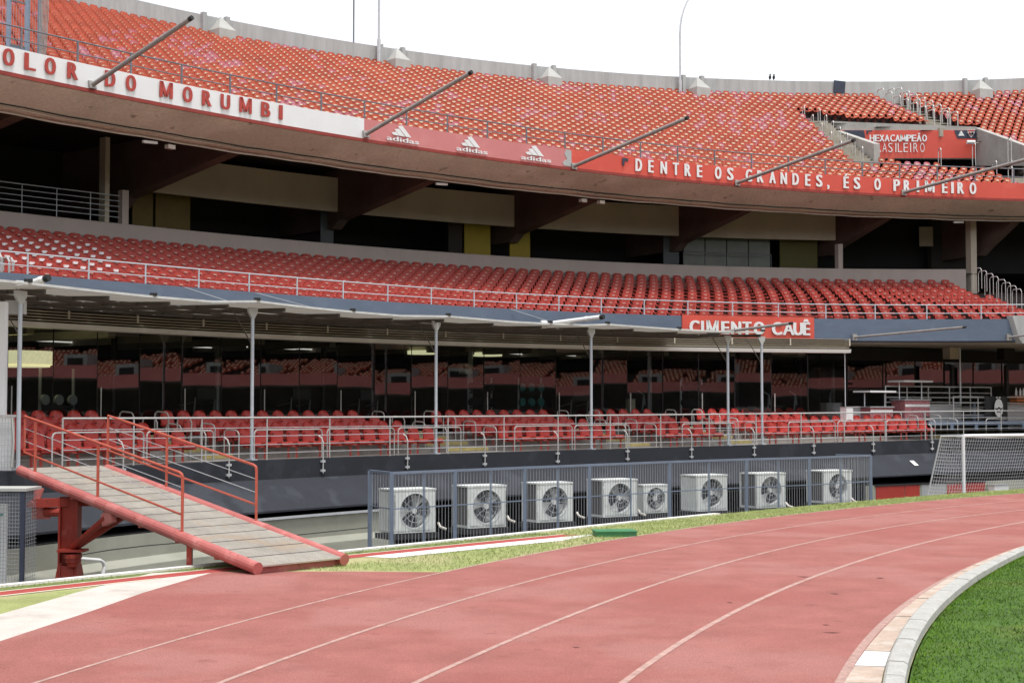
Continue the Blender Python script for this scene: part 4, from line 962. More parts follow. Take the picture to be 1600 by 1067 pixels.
# ------------------------------------------------------------------ glass front with the gym behind
GF = Off(GL, 0, 3); zf = 1.83; zg = 4.86
t = T('gym_glass_front', 'long frameless glass front of the gym, mirroring the red stands opposite', 'glass front', GL.at(GL.apx(20), 0, zf))
aG0, aG1 = GL.apx(-140), GL.apx(1320); NP = round((aG1-aG0)*GL.R(aG0)/1.55)
for i in range(NP):
    b0, b1 = aG0+(aG1-aG0)*i/NP, aG0+(aG1-aG0)*(i+1)/NP; p, q = GL.at(b0, 0, 0), GL.at(b1, 0, 0); X = (q-p).normalized(); n = Vector((X.y, -X.x, 0)); m = (p+q)/2
    tw = random.gauss(0, .006); tl = random.gauss(0, .0024); X2 = (X+n*tw).normalized(); Z2 = (ZV+n*tl).normalized(); L2 = (q-p).length/2-.012
    o = P('glass_pane', MB().poly([m-X2*L2+Z2*zf, m+X2*L2+Z2*zf, m+X2*L2+Z2*zg, m-X2*L2+Z2*zg]), 'glass', t)
    P('glass_joint', MB().bar(p+ZV*zf, p+ZV*zg, .025, .03), 'dark', t)
    if i % 2 == 0: P('lit_frame_bar', MB().tube([p+n*-.0+toC(b0)*.06+ZV*(zf+.15)+X*.1, p+toC(b0)*.06+ZV*(zf+1.45)+X*.1], .02, 6), 'hoop', t)  # added pale bar standing in for a lit door frame behind the glass
e = GL.at(aG1, 0, 0); back = -toC(aG1)
for k in range(3): P('glass_pane', MB().poly([e+back*(k*1.3+.02)+ZV*zf, e+back*(k*1.3+1.28)+ZV*zf, e+back*(k*1.3+1.28)+ZV*zg, e+back*(k*1.3+.02)+ZV*zg]), 'glass', t)
P('corner_edge', MB().bar(e+ZV*zf, e+ZV*zg, .03), 'galv', t)
P('base_rail', sweep(MB(), GL, arange(aG0, aG1, R_(.5)), [(-.04,zf-.02),(-.04,zf+.06),(.04,zf+.06),(.04,zf-.02)], True), 'galv', t)
t = T('box_gutter', 'long beige metal gutter running above the gym glass front', 'gutter', GL.at(aG0, -.3, zg)); A = arange(aG0, aG1, R_(.4))
P('gutter_box', sweep(MB(), GL, A, [(-.30,zg+.01),(-.33,zg+.15),(0,zg+.15),(0,zg-.0)], True), 'gutterw', t)
P('end_cap', MB().poly([GL.at(aG1, d, z) for d, z in ((-.30,zg+.01),(-.33,zg+.15),(0,zg+.15),(0,zg))]), 'gutterw', t)
t = T('louvre_band', 'horizontal beige louvre bars above the gutter', 'louvres', GL.at(aG0, -.2, 5.2))
for z in (5.06, 5.14, 5.22, 5.30, 5.38): P('louvre', sweep(MB(), GL, A, [(-.20,z),(-.25,z+.030),(-.16,z+.035),(-.12,z+.008)], True), 'gutterm', t)
P('louvre_backing', sweep(MB(), GL, A, [(-.02,5.01),(-.02,5.42)]), 'dark_brown', t)
mb = MB()
for a in arange(aG0, aG1, R_(1.6)): P('louvre_bracket', MB().bar(GL.at(a, -.25, 5.14), GL.at(a, -.25, 5.42), .05), 'gutterm', t)
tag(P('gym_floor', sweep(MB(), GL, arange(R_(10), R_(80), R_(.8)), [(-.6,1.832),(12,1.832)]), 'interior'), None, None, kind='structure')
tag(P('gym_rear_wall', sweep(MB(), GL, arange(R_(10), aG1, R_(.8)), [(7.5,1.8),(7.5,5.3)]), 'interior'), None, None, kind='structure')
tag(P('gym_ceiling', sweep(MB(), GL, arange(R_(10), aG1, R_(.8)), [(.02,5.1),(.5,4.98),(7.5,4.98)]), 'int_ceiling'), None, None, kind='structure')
for i in range(13):
    a = aG0+(aG1-aG0)*(i+.5)/13; t = T('ceiling_duct', f'dark ceiling beam inside the gym, {ord_(i+1)} from the left', 'beam', GL.at(a, .5, 4.9), group='ceiling beams inside the gym')
    P('beam_body', MB().box(GL.at(a, 4, 4.84), .28, 7, .24, tan(a), toC(a)), 'panel', t)
GI = lambda px, d: (GL.apx(px, d), d)
def gp(px, d, z=0): return GL.at(GL.apx(px, d), d, zf+z)
a = GL.apx(33, 1.6); c = GL.at(a, 1.6, zg-.95)
t = T('drum_lamp', 'large pale yellow drum lampshade hanging at the left end of the gym', 'lamp', c)
P('shade', MB().lathe([(.88,0),(.88,.38)], 28, o=c), 'lampshade', t, smooth=True); P('diffuser', MB().lathe([(0,.02),(.80,.02),(.80,.38)], 28, o=c-ZV*.08), 'lampshade', t); P('cord', MB().bar(c+ZV*.3, c+ZV*1.0, .02), 'cable', t)
for i, (px, d) in enumerate(((427,4),(482,4),(660,3),(762,3.4),(822,3.6),(882,3.6),(62,5),(290,5))):
    a = GL.apx(px, d); c = GL.at(a, d, 4.93); r = .55 if i in (2,3) else .0
    t = T('ceiling_light', f"{'round pale' if r else 'slim white strip'} ceiling light inside the gym, {['first','second','third','fourth','fifth','sixth','far left','left of centre'][i]} along the front", 'light', c)
    if r: P('disc', MB().lathe([(0,-.25),(r,-.25),(r,-.12),(0,-.12)], 20, o=c), 'lampshade', t)
    else: P('strip', MB().bar(c+Vector((-.9,-.1,-.1)), c+Vector((.5,1.9,-.1)), .05, .04), 'tube', t)
for i, px in enumerate((178,340,505,735,868,1015,1150,1255)):
    c = gp(px, 3.2); t = T('gym_column', f'slim dark column inside the gym, {ord_(i+1)} from the left', 'column', c, group='columns inside the gym'); P('shaft', MB().tube([c, c+ZV*3.1], .09, 8), 'gym_grey' if i % 2 else 'gym', t)
def treadmill(px, d, r, label):
    c = gp(px, d); X = Vector((math.cos(r), math.sin(r), 0)); Y = Vector((-X.y, X.x, 0)); t = T('treadmill', label, 'treadmill', c)
    P('running_deck', MB().box(c+ZV*.14, .75, 1.7, .16, X, Y), 'gym', t)
    for s in (-.36, .36): P('upright', MB().tube([c+X*s-Y*.6+ZV*.2, c+X*s-Y*.75+ZV*1.2], .03, 6), 'gym_grey', t); P('handrail', MB().tube([c+X*s-Y*.7+ZV*1.05, c+X*s+Y*.1+ZV*.95], .025, 6), 'gym_grey', t)
    P('console', MB().box(c-Y*.78+ZV*1.32, .7, .08, .34, X, Y), 'gym', t)
def elliptical(px, d, r, label):
    c = gp(px, d); X = Vector((math.cos(r), math.sin(r), 0)); t = T('exercise_bike', label, 'exercise machine', c)
    P('flywheel', MB().tube([c+X*.5+ZV*.45-X.cross(ZV)*.06, c+X*.5+ZV*.45+X.cross(ZV)*.06], .34, 18), 'gym', t)
    P('frame', MB().tube([c-X*.7+ZV*.08, c-X*.1+ZV*.25, c+X*.45+ZV*.5, c+X*.55+ZV*1.35], .04, 6), 'gym_grey', t)
    P('handlebar', MB().tube([c+X*.3+ZV*1.55, c+X*.55+ZV*1.4, c+X*.6+ZV*1.0], .025, 6), 'gym_grey', t)
    P('foot_bar', MB().tube([c-X*.7+ZV*.05-X.cross(ZV)*.3, c-X*.7+ZV*.05+X.cross(ZV)*.3], .04, 6), 'gym', t); P('saddle', MB().box(c-X*.15+ZV*.95, .3, .2, .07), 'gym', t)
def rack(px, d, label, weights='gym', n=3, m=5):
    c = gp(px, d); a = GL.apx(px, d); X = tan(a); t = T('weight_rack', label, 'rack', c)
    for s in (-.6, .6):
        P('upright', MB().bar(c+X*s, c+X*s+ZV*2.0, .07), 'gym_grey', t)
    for k in range(n):
        z = .35+k*.55; P('shelf', MB().bar(c-X*.6+ZV*z, c+X*.6+ZV*z, .06), 'gym', t)
        for j in range(m): q = c+X*(-.5+j*1.0/(m-1))+ZV*(z+.2)+toC(a)*.08; P('weight_plate', MB().tube([q-toC(a)*.05, q+toC(a)*.05], .15, 12), weights, t)
treadmill(300, 1.6, .8, 'dark treadmill behind the glass left of the second canopy post'); treadmill(452, 1.8, .7, 'dark treadmill behind the glass, right of the second canopy post')
treadmill(560, 2.0, .6, 'dark treadmill behind the glass, in the third bay'); treadmill(890, 2.0, .5, 'dark treadmill behind the glass, left of the fourth canopy post')
elliptical(1222, 1.2, .2, 'white armed exercise bike near the right end of the glass'); elliptical(1180, 1.6, .1, 'exercise bike beside the last canopy post behind glass'); elliptical(985, 1.4, .3, 'exercise bike right of the fourth canopy post behind glass')
rack(828, 1.2, 'rack of teal weight plates behind the glass', 'teal', 3, 3); rack(750, 1.4, 'rack of dark weight plates left of the teal ones'); rack(1080, 1.4, 'rack of dark weight plates between the fourth and fifth posts'); rack(90, 1.3, 'rack with grey plates at the left end of the gym', 'gym_grey', 2, 3)
for px, w, h, mt, l in ((468,.36,.45,'white','small white bin behind the glass, second bay'),(1322,.4,.9,'white','white notice stand at the end of the glass front'),(1298,.9,1.05,'gym_grey','grey counter behind the end of the glass front'),(727,.35,.35,'plate','small cream notice hanging inside the gym'),(985,.2,.8,'plate','hanging yellow towel behind the glass')):
    c = gp(px, .8 if px != 1322 else -.5, 2.1 if px == 727 else (.4 if px == 985 else 0)); a = GL.apx(px); t = T('cabinet' if h > .8 else 'bin', l, 'furniture', c)
    P('body', MB().box(c+ZV*h/2, w, .3, h, tan(a), toC(a)), mt, t); P('lid', MB().box(c+ZV*(h+.02), w*1.06, .32, .04, tan(a), toC(a)), 'gym_grey', t)
# ------------------------------------------------------------------ canopy over the lower seats
ce = [(-150,424),(-60,433),(40,443),(140,454),(237,464),(330,471.5),(400,471),(475,480),(550,487.5),(625,493.5),(700,494.5),(800,503),(860,506),(912,508),(950,507),(1020,512),(1062,515),(1125,518),(1193,519)]
edge = []
for x, y in ce:
    a = PLAT.apx(x, -.1); b = PLAT.at(a, -.1); b.z = CAMH+b.y*ray(x, y).z/ray(x, y).y; edge.append((a, b))
t = T('seat_canopy', 'shallow translucent canopy with a white front edge over the lower seats', 'canopy', edge[0][1])
def ez(a):
    for i in range(len(edge)-1):
        if edge[i][0] <= a <= edge[i+1][0]:
            k = (a-edge[i][0])/(edge[i+1][0]-edge[i][0]); return edge[i][1].z*(1-k)+edge[i+1][1].z*k
    return edge[-1][1].z
for i in range(len(edge)-1):
    a0, a1 = edge[i][0], edge[i+1][0]; mb = MB(); rows = []
    for a in arange(a0+.0004, a1-.0004, (a1-a0)/3): rows.append([PLAT.at(a, -.1, ez(a)-.03), GL.at(a, -.1, 5.50)])
    P('roof_sheet', mb.grid(rows), 'canopy', t)
    P('edge_trim', MB().bar(edge[i][1], edge[i+1][1], .04, .055), 'canopy_edge', t)
for f in (.18, .36, .54, .72, .9):
    A = arange(edge[0][0], edge[-1][0], R_(.6)); P('purlin', MB().tube([(PLAT.at(a, -.1, ez(a))*(1-f)+GL.at(a, -.1, 5.5)*f)-ZV*.12 for a in A], .035, 4), 'rafter', t)
for i, a in enumerate(arange(edge[0][0], edge[-1][0], R_(1.45))): P('rafter', MB().bar(PLAT.at(a, 0, ez(a)-.12), GL.at(a, -.1, 5.40), .06, .10), 'rafter', t)
for i, (a, b) in enumerate(edge[2::2]): P('edge_clamp', MB().box(b+ZV*.06, .16, .1, .07), 'cable', t)
for px, yt, l in ((28,470,'first, left of the ramp'),(393,480,'second, right of the ramp'),(681,502,'third, near the first condenser'),(924,515,'fourth, above the green box'),(1138,524,'fifth, left one of the close pair'),(1191,524,'sixth, right one of the close pair')):
    a = PLAT.apx(px, .35); b = PLAT.at(a, .35); zt_ = ez(min(a, edge[-1][0]))-.12; X = tan(a); Y = toC(a)
    t = T('canopy_post', f'slim pale canopy post, {l}', 'post', b, group='posts carrying the seat canopy')
    P('post_tube', MB().tube([b, b+ZV*(zt_-b.z-.28)], .046, 10), 'postpaint', t); q = b+ZV*(zt_-b.z)
    P('head_plate', MB().prism([q-X*.17-Y*.03, q+X*.17-Y*.03, q+X*.17-ZV*.12-Y*.03, q+X*.05-ZV*.28-Y*.03, q-X*.05-ZV*.28-Y*.03, q-X*.17-ZV*.12-Y*.03], Y*.06), 'skylight', t)
    P('base_plate', MB().box(b+ZV*.015, .22, .22, .03, X, Y), 'postpaint', t); P('brace', MB().bar(b+ZV*(zt_-b.z-1.0), b-Y*.6-X*.1+ZV*(zt_-b.z-.05), .022), 'rafter', t)
b = PLAT.at(PLAT.apx(1, .6), .6); t = T('support_post', 'thick white post at the left edge of the picture', 'post', b); P('shaft', MB().bar(b, b+ZV*3.6, .17), 'goal', t); P('junction_box', MB().box(b+ZV*3.5+tan(R_(30))*.35, .4, .2, .3), 'skylight', t)
# catenary cables on the blue band
for q in ((290,448,420,466,'left'),(400,455,560,480,'second'),(800,482,900,505,'middle')):
    a0, a1 = T2.apx(q[0], -.1), T2.apx(q[2], -.3); t = T('stay_wire', f'thin stay wire across the blue band, {q[4]} one', 'wire', T2.at(a0, -.1)); P('wire', MB().tube([T2.at(a0, -.06, 6.28), T2.at(a1, -.3, 5.62)], .008, 4), 'galv', t)
# ------------------------------------------------------------------ access ramp
N0, F0 = onz(403, 888, .10), onz(541, 875, .10)
N1 = onz(32, 735, 1.47); dirv = (N1-N0); F1 = F0+dirv*((F0-N0).length*0+1.0)
rr = dirv.normalized(); acr = (F0-N0); acr = (acr-rr*acr.dot(rr)); wd = acr.length; acr.normalize(); F0 = N0+acr*wd; F1 = F0+dirv*.98
print('ramp F1', 800+F*F1.x/F1.y, 640-F*(F1.z-CAMH)/F1.y, 'F0', 800+F*F0.x/F0.y, 640-F*(F0.z-CAMH)/F0.y, 'w', wd)
t = T('access_ramp', 'red steel ramp with pink side tubes from the track up to the lower seats', 'ramp', (N0+F0)/2)
upn = rr.cross(acr); upn = upn if upn.z > 0 else -upn
for p, q in ((N0, N1), (F0, F1)):
    P('side_tube', MB().tube([p-rr*.0, p+(q-p)*.3, q], .102, 14), 'ramp_red', t, smooth=False)
    P('tube_collar', MB().tube([p+(q-p)*.285, p+(q-p)*.30], .108, 14), 'ramp_red', t)
Lr = (N1-N0).length; npl = 15
for i in range(npl):
    a, b = N0+rr*(Lr*(i+.02)/npl), N0+rr*(Lr*(i+.93)/npl); m = (a+b)/2+acr*wd/2+upn*.03
    mb = MB().box(m, wd-.18, (b-a).length, .03, acr, rr, upn)
    P('joint_strip', MB().box(b+rr*(Lr*.045/npl)+acr*wd/2+upn*.030, wd-.2, .055, .034, acr, rr, upn), 'cable', t)
    for k in range(9):
        c = a+(b-a)*((k+.5)/9)+acr*wd/2+upn*.050; mb.box(c, wd-.2, .014, .012, acr, rr, upn)
    for k in range(18):
        c = (a+b)/2+acr*(.12+(wd-.24)*k/17)+upn*.047; d1 = (rr+acr*.35*(1 if k % 2 else -1)).normalized(); mb.box(c, .008, (b-a).length*.93, .008, d1.cross(upn), d1, upn, mi=1)
    P('deck_plate', mb, ['tread','treadmesh'], t)
for f in (.02,.15,.3,.45,.6,.75,.9): P('cross_beam', MB().bar(N0+rr*Lr*f-upn*.08, N0+rr*Lr*f+acr*wd-upn*.08, .08, .12), 'ramp_red', t)
def tpx(p, q, px):
    lo, hi = 0, 1
    for _ in range(40):
        m = (lo+hi)/2; v = p+(q-p)*m
        if 800+F*v.x/v.y > px: lo = m
        else: hi = m
    return (lo+hi)/2
for side, (p, q, xs, xe) in (('near', (N0, N1, (57,155,287), 40)), ('far', (F0, F1, (160,262,402), 139))):
    ts = [tpx(p, q, x) for x in xs]; te = tpx(p, q, xe); H = 1.0
    pt = lambda f, h: p+(q-p)*f+ZV*(h+.08)
    for f in ts: P('rail_post', MB().bar(pt(f, -.05), pt(f, H-.04), .06, .04), 'ramp_rail', t)
    e = ts[-1]; dd = .10/Lr
    P('handrail', MB().tube([pt(e, .9), pt(e+dd*.2, H-.02), pt(e+dd, H+.0)]+[pt(e+(te-e)*k/6, H) for k in range(1, 7)]+[pt(te, .42)], .025, 8), 'ramp_rail', t)
    P('lower_rail', MB().tube([pt(e+(te-e)*k/6, .30) for k in range(7)]+[pt(te, .45)], .020, 8), 'ramp_rail', t)
    for h in (.52, .76): P('wire', MB().tube([pt(e, h), pt(te, h)], .007, 4), 'galv', t)
f = tpx(N0, N1, 299); v = N0+(N1-N0)*f; P('prop_leg', MB().bar(v, Vector((v.x, v.y, -1.0)), .09), 'column_red', t)
f = tpx(N0, N1, 112); v = N0+(N1-N0)*f; b = ond(110, 800, v.y+.25); b.z = -1.2; zc = v.z-.12
t2 = T('ramp_column', 'red steel column with flared foot and braces carrying the ramp', 'column', b)
X = Vector((1,0,0)); Y = Vector((0,1,0))
P('column_shaft', MB().box(Vector((b.x, b.y, (zc-.25)/2)), .34, .12, zc+.25, X, Y), 'column_red', t2)
for s in (-.16, .16): P('column_flange', MB().box(Vector((b.x+s, b.y-.02, (zc-.25)/2)), .035, .30, zc+.25, X, Y), 'column_red', t2)
mb = MB(); tp = [(-.18,-.17),(.18,-.17),(.18,.17),(-.18,.17)]; bt = [(-.28,-.27),(.28,-.27),(.28,.27),(-.28,.27)]
mb.grid([[Vector((b.x+x*.99, b.y+y, -.25)) for x, y in tp], [Vector((b.x+x, b.y+y, -.95)) for x, y in bt]], 0, True); P('flared_foot', mb, 'column_red', t2)
for s in (-.12,.12): P('foot_rib', MB().prism([Vector((b.x+s-.01, b.y-.17, -.2)), Vector((b.x+s-.01, b.y-.42, -.95)), Vector((b.x+s-.01, b.y-.17, -.95))], (.02,0,0)), 'column_red', t2)
P('foot_plate', MB().box(Vector((b.x, b.y, -.97)), .85, .75, .05), 'column_red', t2); P('footing', MB().box(Vector((b.x, b.y, -1.33)), 1.1, 1.0, .68), 'concrete', t2)
P('head_beam', MB().bar(Vector((b.x-.62, b.y-.3, zc-.1)), Vector((b.x+.35, b.y+.2, zc-.1)), .16, .16), 'column_red', t2)
P('hinge_arm', MB().prism([Vector((b.x-.58, b.y-.3, zc+.22)), Vector((b.x-.42, b.y-.3, zc+.16)), Vector((b.x-.52, b.y-.3, zc-.12)), Vector((b.x-.62, b.y-.3, zc-.12))], (0,.06,0)), 'ramp_red', t2)
P('hinge_pin', MB().tube([Vector((b.x-.62, b.y-.42, zc-.12)), Vector((b.x-.62, b.y-.1, zc-.12))], .065, 10), 'ramp_red', t2)
P('side_plate', MB().box(Vector((b.x-.52, b.y-.1, .72)), .34, .03, .22), 'ramp_red', t2); P('stub_tube', MB().tube([Vector((b.x-.45, b.y-.12, .74)), Vector((b.x-.15, b.y-.12, .74))], .085, 10), 'column_red', t2)
cz = .10; col = Vector((b.x+.12, b.y-.22, cz))
P('collar_plate', MB().box(col-ZV*.06, .50, .34, .045), 'column_red', t2)
P('collar_boss', MB().lathe([(.17,-.12),(.17,-.2),(.14,-.2),(.14,-.28),(.11,-.3),(.10,-.36),(0,-.36)], 12, o=col), 'column_red', t2)
v1 = N0+(N1-N0)*tpx(N0, N1, 176)-upn*.12; P('brace', MB().tube([col, v1-(v1-col).normalized()*.15], .065, 10), 'column_red', t2); P('brace_bracket', MB().bar(v1-(v1-col).normalized()*.25, v1+rr*-.1, .10, .22), 'ramp_red', t2)
v2 = F0+(F1-F0)*tpx(F0, F1, 250)-upn*.12; P('brace', MB().tube([col+Vector((.05,.1,.0)), v2], .06, 10), 'column_red', t2)
pw = PLAT.at(PLAT.apx(150, -1.3), -1.4); t = T('drain_pipe', 'white bent drain pipe on the pale wall behind the ramp', 'pipe', pw)
g = lambda x, y: (lambda d: d)(ond(x, y, PLAT.at(PLAT.apx(x, -1.7), -1.7).y))
P('pipe_run', MB().tube([g(118,872), g(156,875), g(161,878), g(163,884), g(160,900), g(159,915)], .04, 8), 'white', t)
P('cable_run', MB().tube([g(118,868), g(170,859), g(230,852), g(300,846), g(440,838), g(575,824)], .012, 4), 'cable', T('wall_cable', 'thin black cable sagging along the pale wall behind the ramp', 'cable', g(118,868)))
# ------------------------------------------------------------------ condenser units in their cage
ft = [(578,735.5),(612,739),(711,735),(820,730.5),(921,726.5),(1046,721.5),(1166,717.5),(1264,715),(1360,711.5)]
fp = [onz(x, y, 1.27) for x, y in ft]
t = T('equipment_cage', 'long blue grey barred steel cage around the air conditioning units', 'cage', fp[1])
for i in range(1, len(fp)-1):
    p, q = fp[i], fp[i+1]; mb = MB(); L = (q-p).length; n = int(L/.098)
    for k in range(1, n): c = p+(q-p)*k/n; mb.bar(Vector((c.x, c.y, -1.0)), c-ZV*.02, .009)
    P('bars', mb, 'cagebar', t, kind='stuff'); m = (p+q)/2; P('mid_post', MB().bar(Vector((m.x, m.y, -1.1)), m, .04, .04), 'cage', t)
for p, q in zip(fp[1:-1], fp[2:]):
    P('top_rail', MB().bar(p, q, .055), 'cage', t); P('mid_rail', MB().bar(p-ZV*.78, q-ZV*.78, .02, .025), 'cage', t)
p, q = fp[0], fp[1]; mb = MB()
for k in range(1, 8): c = p+(q-p)*k/8; mb.bar(Vector((c.x, c.y, -1.0)), c, .014)
P('bars', mb, 'cagebar', t, kind='stuff'); P('top_rail', MB().bar(p, q, .055), 'cage', t); P('mid_rail', MB().bar(p-ZV*.78, q-ZV*.78, .02, .025), 'cage', t)
for c in fp: P('cage_post', MB().bar(Vector((c.x, c.y, -1.2)), c, .085, .085), 'cage', t)
# second cage side back to the wall at the right end
e = fp[-1]; bk = e-toC(ang(e))*1.2; P('top_rail', MB().bar(e, bk, .05), 'cage', t); P('mid_rail', MB().bar(e-ZV*.78, bk-ZV*.78, .02), 'cage', t); mb = MB()
for k in range(1, 11): c = e+(bk-e)*k/11; mb.bar(Vector((c.x, c.y, -1.0)), c, .014)
P('bars', mb, 'cagebar', t, kind='stuff')
def condenser(x0, xs, x1, yt, yb, label, blades=3, phase=0, small=False, lightside=False):
    H = 1.0 if not small else .78; h = yb-yt; s = h/H; d = F/s
    c = ond((xs+x1)/2, yb, d); zb = c.z; th = ang(c); face = R_(33) if not small else R_(30)
    u = Vector((math.cos(face), math.sin(face), 0)); n = Vector((u.y, -u.x, 0))     # n points to the track
    k0 = (c.x)/c.y
    W_ = ((x1-xs)/s)/(u.x-k0*u.y); Dp = ((xs-x0)/s)/(n.x-k0*n.y); Dp = max(.35, min(1.0, Dp)); W_ = max(.6, min(1.4, W_))
    t = T('condenser_unit', label, 'air conditioner', c-n*Dp/2, group='air conditioning units in the cage')
    m = c-n*Dp/2+ZV*H/2; e = .035
    P('top_cover', MB().box(m+ZV*(H/2-.02), W_+.02, Dp+.02, .04, u, -n), 'ac', t)
    P('base_tray', MB().box(m-ZV*(H/2-.03), W_, Dp, .06, u, -n), 'ac', t)
    fr = MB(); cf = c+ZV*H/2; R0 = min(W_, H)*.395; N = 32; o = []; inn = []
    for k in range(N):
        an = 2*math.pi*k/N; inn.append(cf+u*(R0*math.cos(an))+ZV*(R0*math.sin(an)))
        cx, sx = math.cos(an), math.sin(an); sc = min(W_/2/abs(cx) if abs(cx) > 1e-6 else 9, (H/2-.02)/abs(sx) if abs(sx) > 1e-6 else 9); o.append(cf+u*(sc*cx)+ZV*(sc*sx))
    rim = [v-n*.14 for v in inn]
    fr.grid([o, inn, rim], 0, True); P('front_panel', fr, 'ac', t)
    P('side_panel', MB().box(m+u*(W_/2-.012), .024, Dp, H-.08, u, -n), 'ac', t)
    P('coil', MB().box(m-u*(W_/2-.03), .03, Dp-.08, H-.12, u, -n), 'ac' if lightside else 'coil', t)
    P('back_panel', MB().box(m-n*(Dp/2-.02), W_-.05, .03, H-.08, u, -n), 'ac_dark', t)
    for sg in (0, 1): P('corner_post', MB().box(m-u*(W_/2-.02)+n*(Dp/2-.02 if sg else -Dp/2+.02), .045, .04, H-.06, u, -n), 'ac', t)
    P('fan_shroud', MB().poly([v-n*.14 for v in inn][::-1]), 'ac_dark', t)
    fb = P('fan', MB().tube([cf-n*.10, cf-n*.02], .065, 12), 'fan_light', t)
    for k in range(blades):
        an = phase+2*math.pi*k/blades; rw = []
        for r in (.07, .6*R0, .93*R0):
            w = .20*r/R0+.16; a0, a1 = an-w*1.15, an+w*1.6
            rw.append([cf-n*.05+u*(r*math.cos(a0))+ZV*(r*math.sin(a0)), cf-n*.09+u*(r*math.cos((a0+a1)/2))+ZV*(r*math.sin((a0+a1)/2)), cf-n*.12+u*(r*math.cos(a1))+ZV*(r*math.sin(a1))])
        P('blade', MB().grid(rw), 'fan_light' if k == 0 else 'fan', fb, world=False)
    g = MB()
    for k in range(10):
        an = 2*math.pi*k/10; g.bar(cf+n*.015+u*(.06*math.cos(an))+ZV*(.06*math.sin(an)), cf+n*.008+u*(R0*math.cos(an))+ZV*(R0*math.sin(an)), .008)
    for rr_ in (.35, .68, 1.0):
        q = [cf+n*.012+u*(R0*rr_*math.cos(2*math.pi*k/20))+ZV*(R0*rr_*math.sin(2*math.pi*k/20)) for k in range(21)]; g.tube(q, .005, 3, cap=False)
    P('fan_guard', g, 'galv', t)
    for sx in (-.38, .38): P('stand_leg', MB().bar(c-n*.15+u*(W_*sx)-ZV*0, Vector((0,0,0))+Vector(((c-n*.15+u*(W_*sx)).x, (c-n*.15+u*(W_*sx)).y, -1.55)), .09), 'dark_brown', t)
    P('stand_slab', MB().box(m-ZV*(H/2+.08), W_*1.15, Dp*1.1, .12, u, -n), 'gym', t)
condenser(592,616,681,764,832,'first air conditioning unit from the left, with pale side panel', phase=3.2, lightside=True)
condenser(707,731.5,791,758.5,824,'second air conditioning unit from the left, in the cage', phase=2.9)
condenser(815,839,895,754,815,'third air conditioning unit from the left, in the cage', phase=3.5)
condenser(917,942,996,749,807,'fourth air conditioning unit, just left of the small one', phase=4.2)
condenser(997,1006,1044,757,801,'small air conditioning unit between the fourth and fifth large ones', phase=1, small=True, lightside=True)
condenser(1064,1089,1137,742,798,'air conditioning unit with wide pale side, right of the small one', phase=4.1, lightside=True)
condenser(1156,1182,1228,739,793,'second air conditioning unit from the right, dark sided', phase=3.9)
condenser(1260,1287,1332,735,785,'rightmost air conditioning unit at the end of the cage', phase=.6)
for x, y in ((688,823),(796,812),(905,806),(1001,802),(1232,790),(1335,783)):
    p = onz(x, y, -.05); t = T('pipe_stub', f"white insulated pipe stub beside the unit, {['under the first','right of the second','right of the third','left of the small','right of the seventh','at the last'][[688,796,905,1001,1232,1335].index(x)]} unit", 'pipe', p); P('stub', MB().tube([p+Vector((-.05,.15,.08)), p, p+Vector((.14,-.03,-.05))], .03, 6), 'pipe', t)
# ------------------------------------------------------------------ goal
gd = F/45.0; g0 = ond(1505, 681, gd); ut = tan(ang(g0)); ut = (ut*.8+Vector((1,0,0))*.2).normalized(); bk = Vector((-ut.y, ut.x, 0)); GH = 2.44; G0 = g0-ZV*GH; G1 = G0+ut*7.32
t = T('football_goal', 'white football goal with net standing between the track and the stand', 'goal', G0)
for p in (G0, G1): P('upright', MB().tube([p, p+ZV*GH], .06, 12), 'goal', t)
P('crossbar', MB().tube([G0+ZV*GH, G1+ZV*GH], .06, 12), 'goal', t)
tb_, bb = 1.0, 1.75
for p in (G0, G1): P('net_stay', MB().tube([p+ZV*GH, p+bk*tb_+ZV*(GH-.02), p+bk*bb], .028, 8), 'goal', t)
P('ground_bar', MB().tube([G0, G0+bk*bb, G1+bk*bb, G1], .025, 6), 'goal', t)
mb = MB()
def netquad(A, B, C_, D_, n, m):   # A-B top, D-C bottom
    for i in range(n+1):
        f = i/n; sg = [(.0, 0)]; p = A+(B-A)*f; q = D_+(C_-D_)*f; mb.bar(p, q, .007)
    for j in range(1, m):
        f = j/m; p = A+(D_-A)*f; q = B+(C_-B)*f; k = 8; pr = p
        for i in range(1, k+1):
            u = i/k; r = p+(q-p)*u - ZV*(.10*4*u*(1-u)*(1 if (B-A).length > 3 else .25)); mb.bar(pr, r, .007); pr = r
netquad(G0+bk*tb_+ZV*(GH-.02), G1+bk*tb_+ZV*(GH-.02), G1+bk*bb, G0+bk*bb, 56, 20)
netquad(G0+ZV*GH, G1+ZV*GH, G1+bk*tb_+ZV*(GH-.02), G0+bk*tb_+ZV*(GH-.02), 56, 8)
for p in (G0, G1):
    netquad(p+ZV*GH, p+bk*tb_+ZV*(GH-.02), p+bk*bb, p, 12, 20)
P('net', mb, 'net', t, kind='stuff')
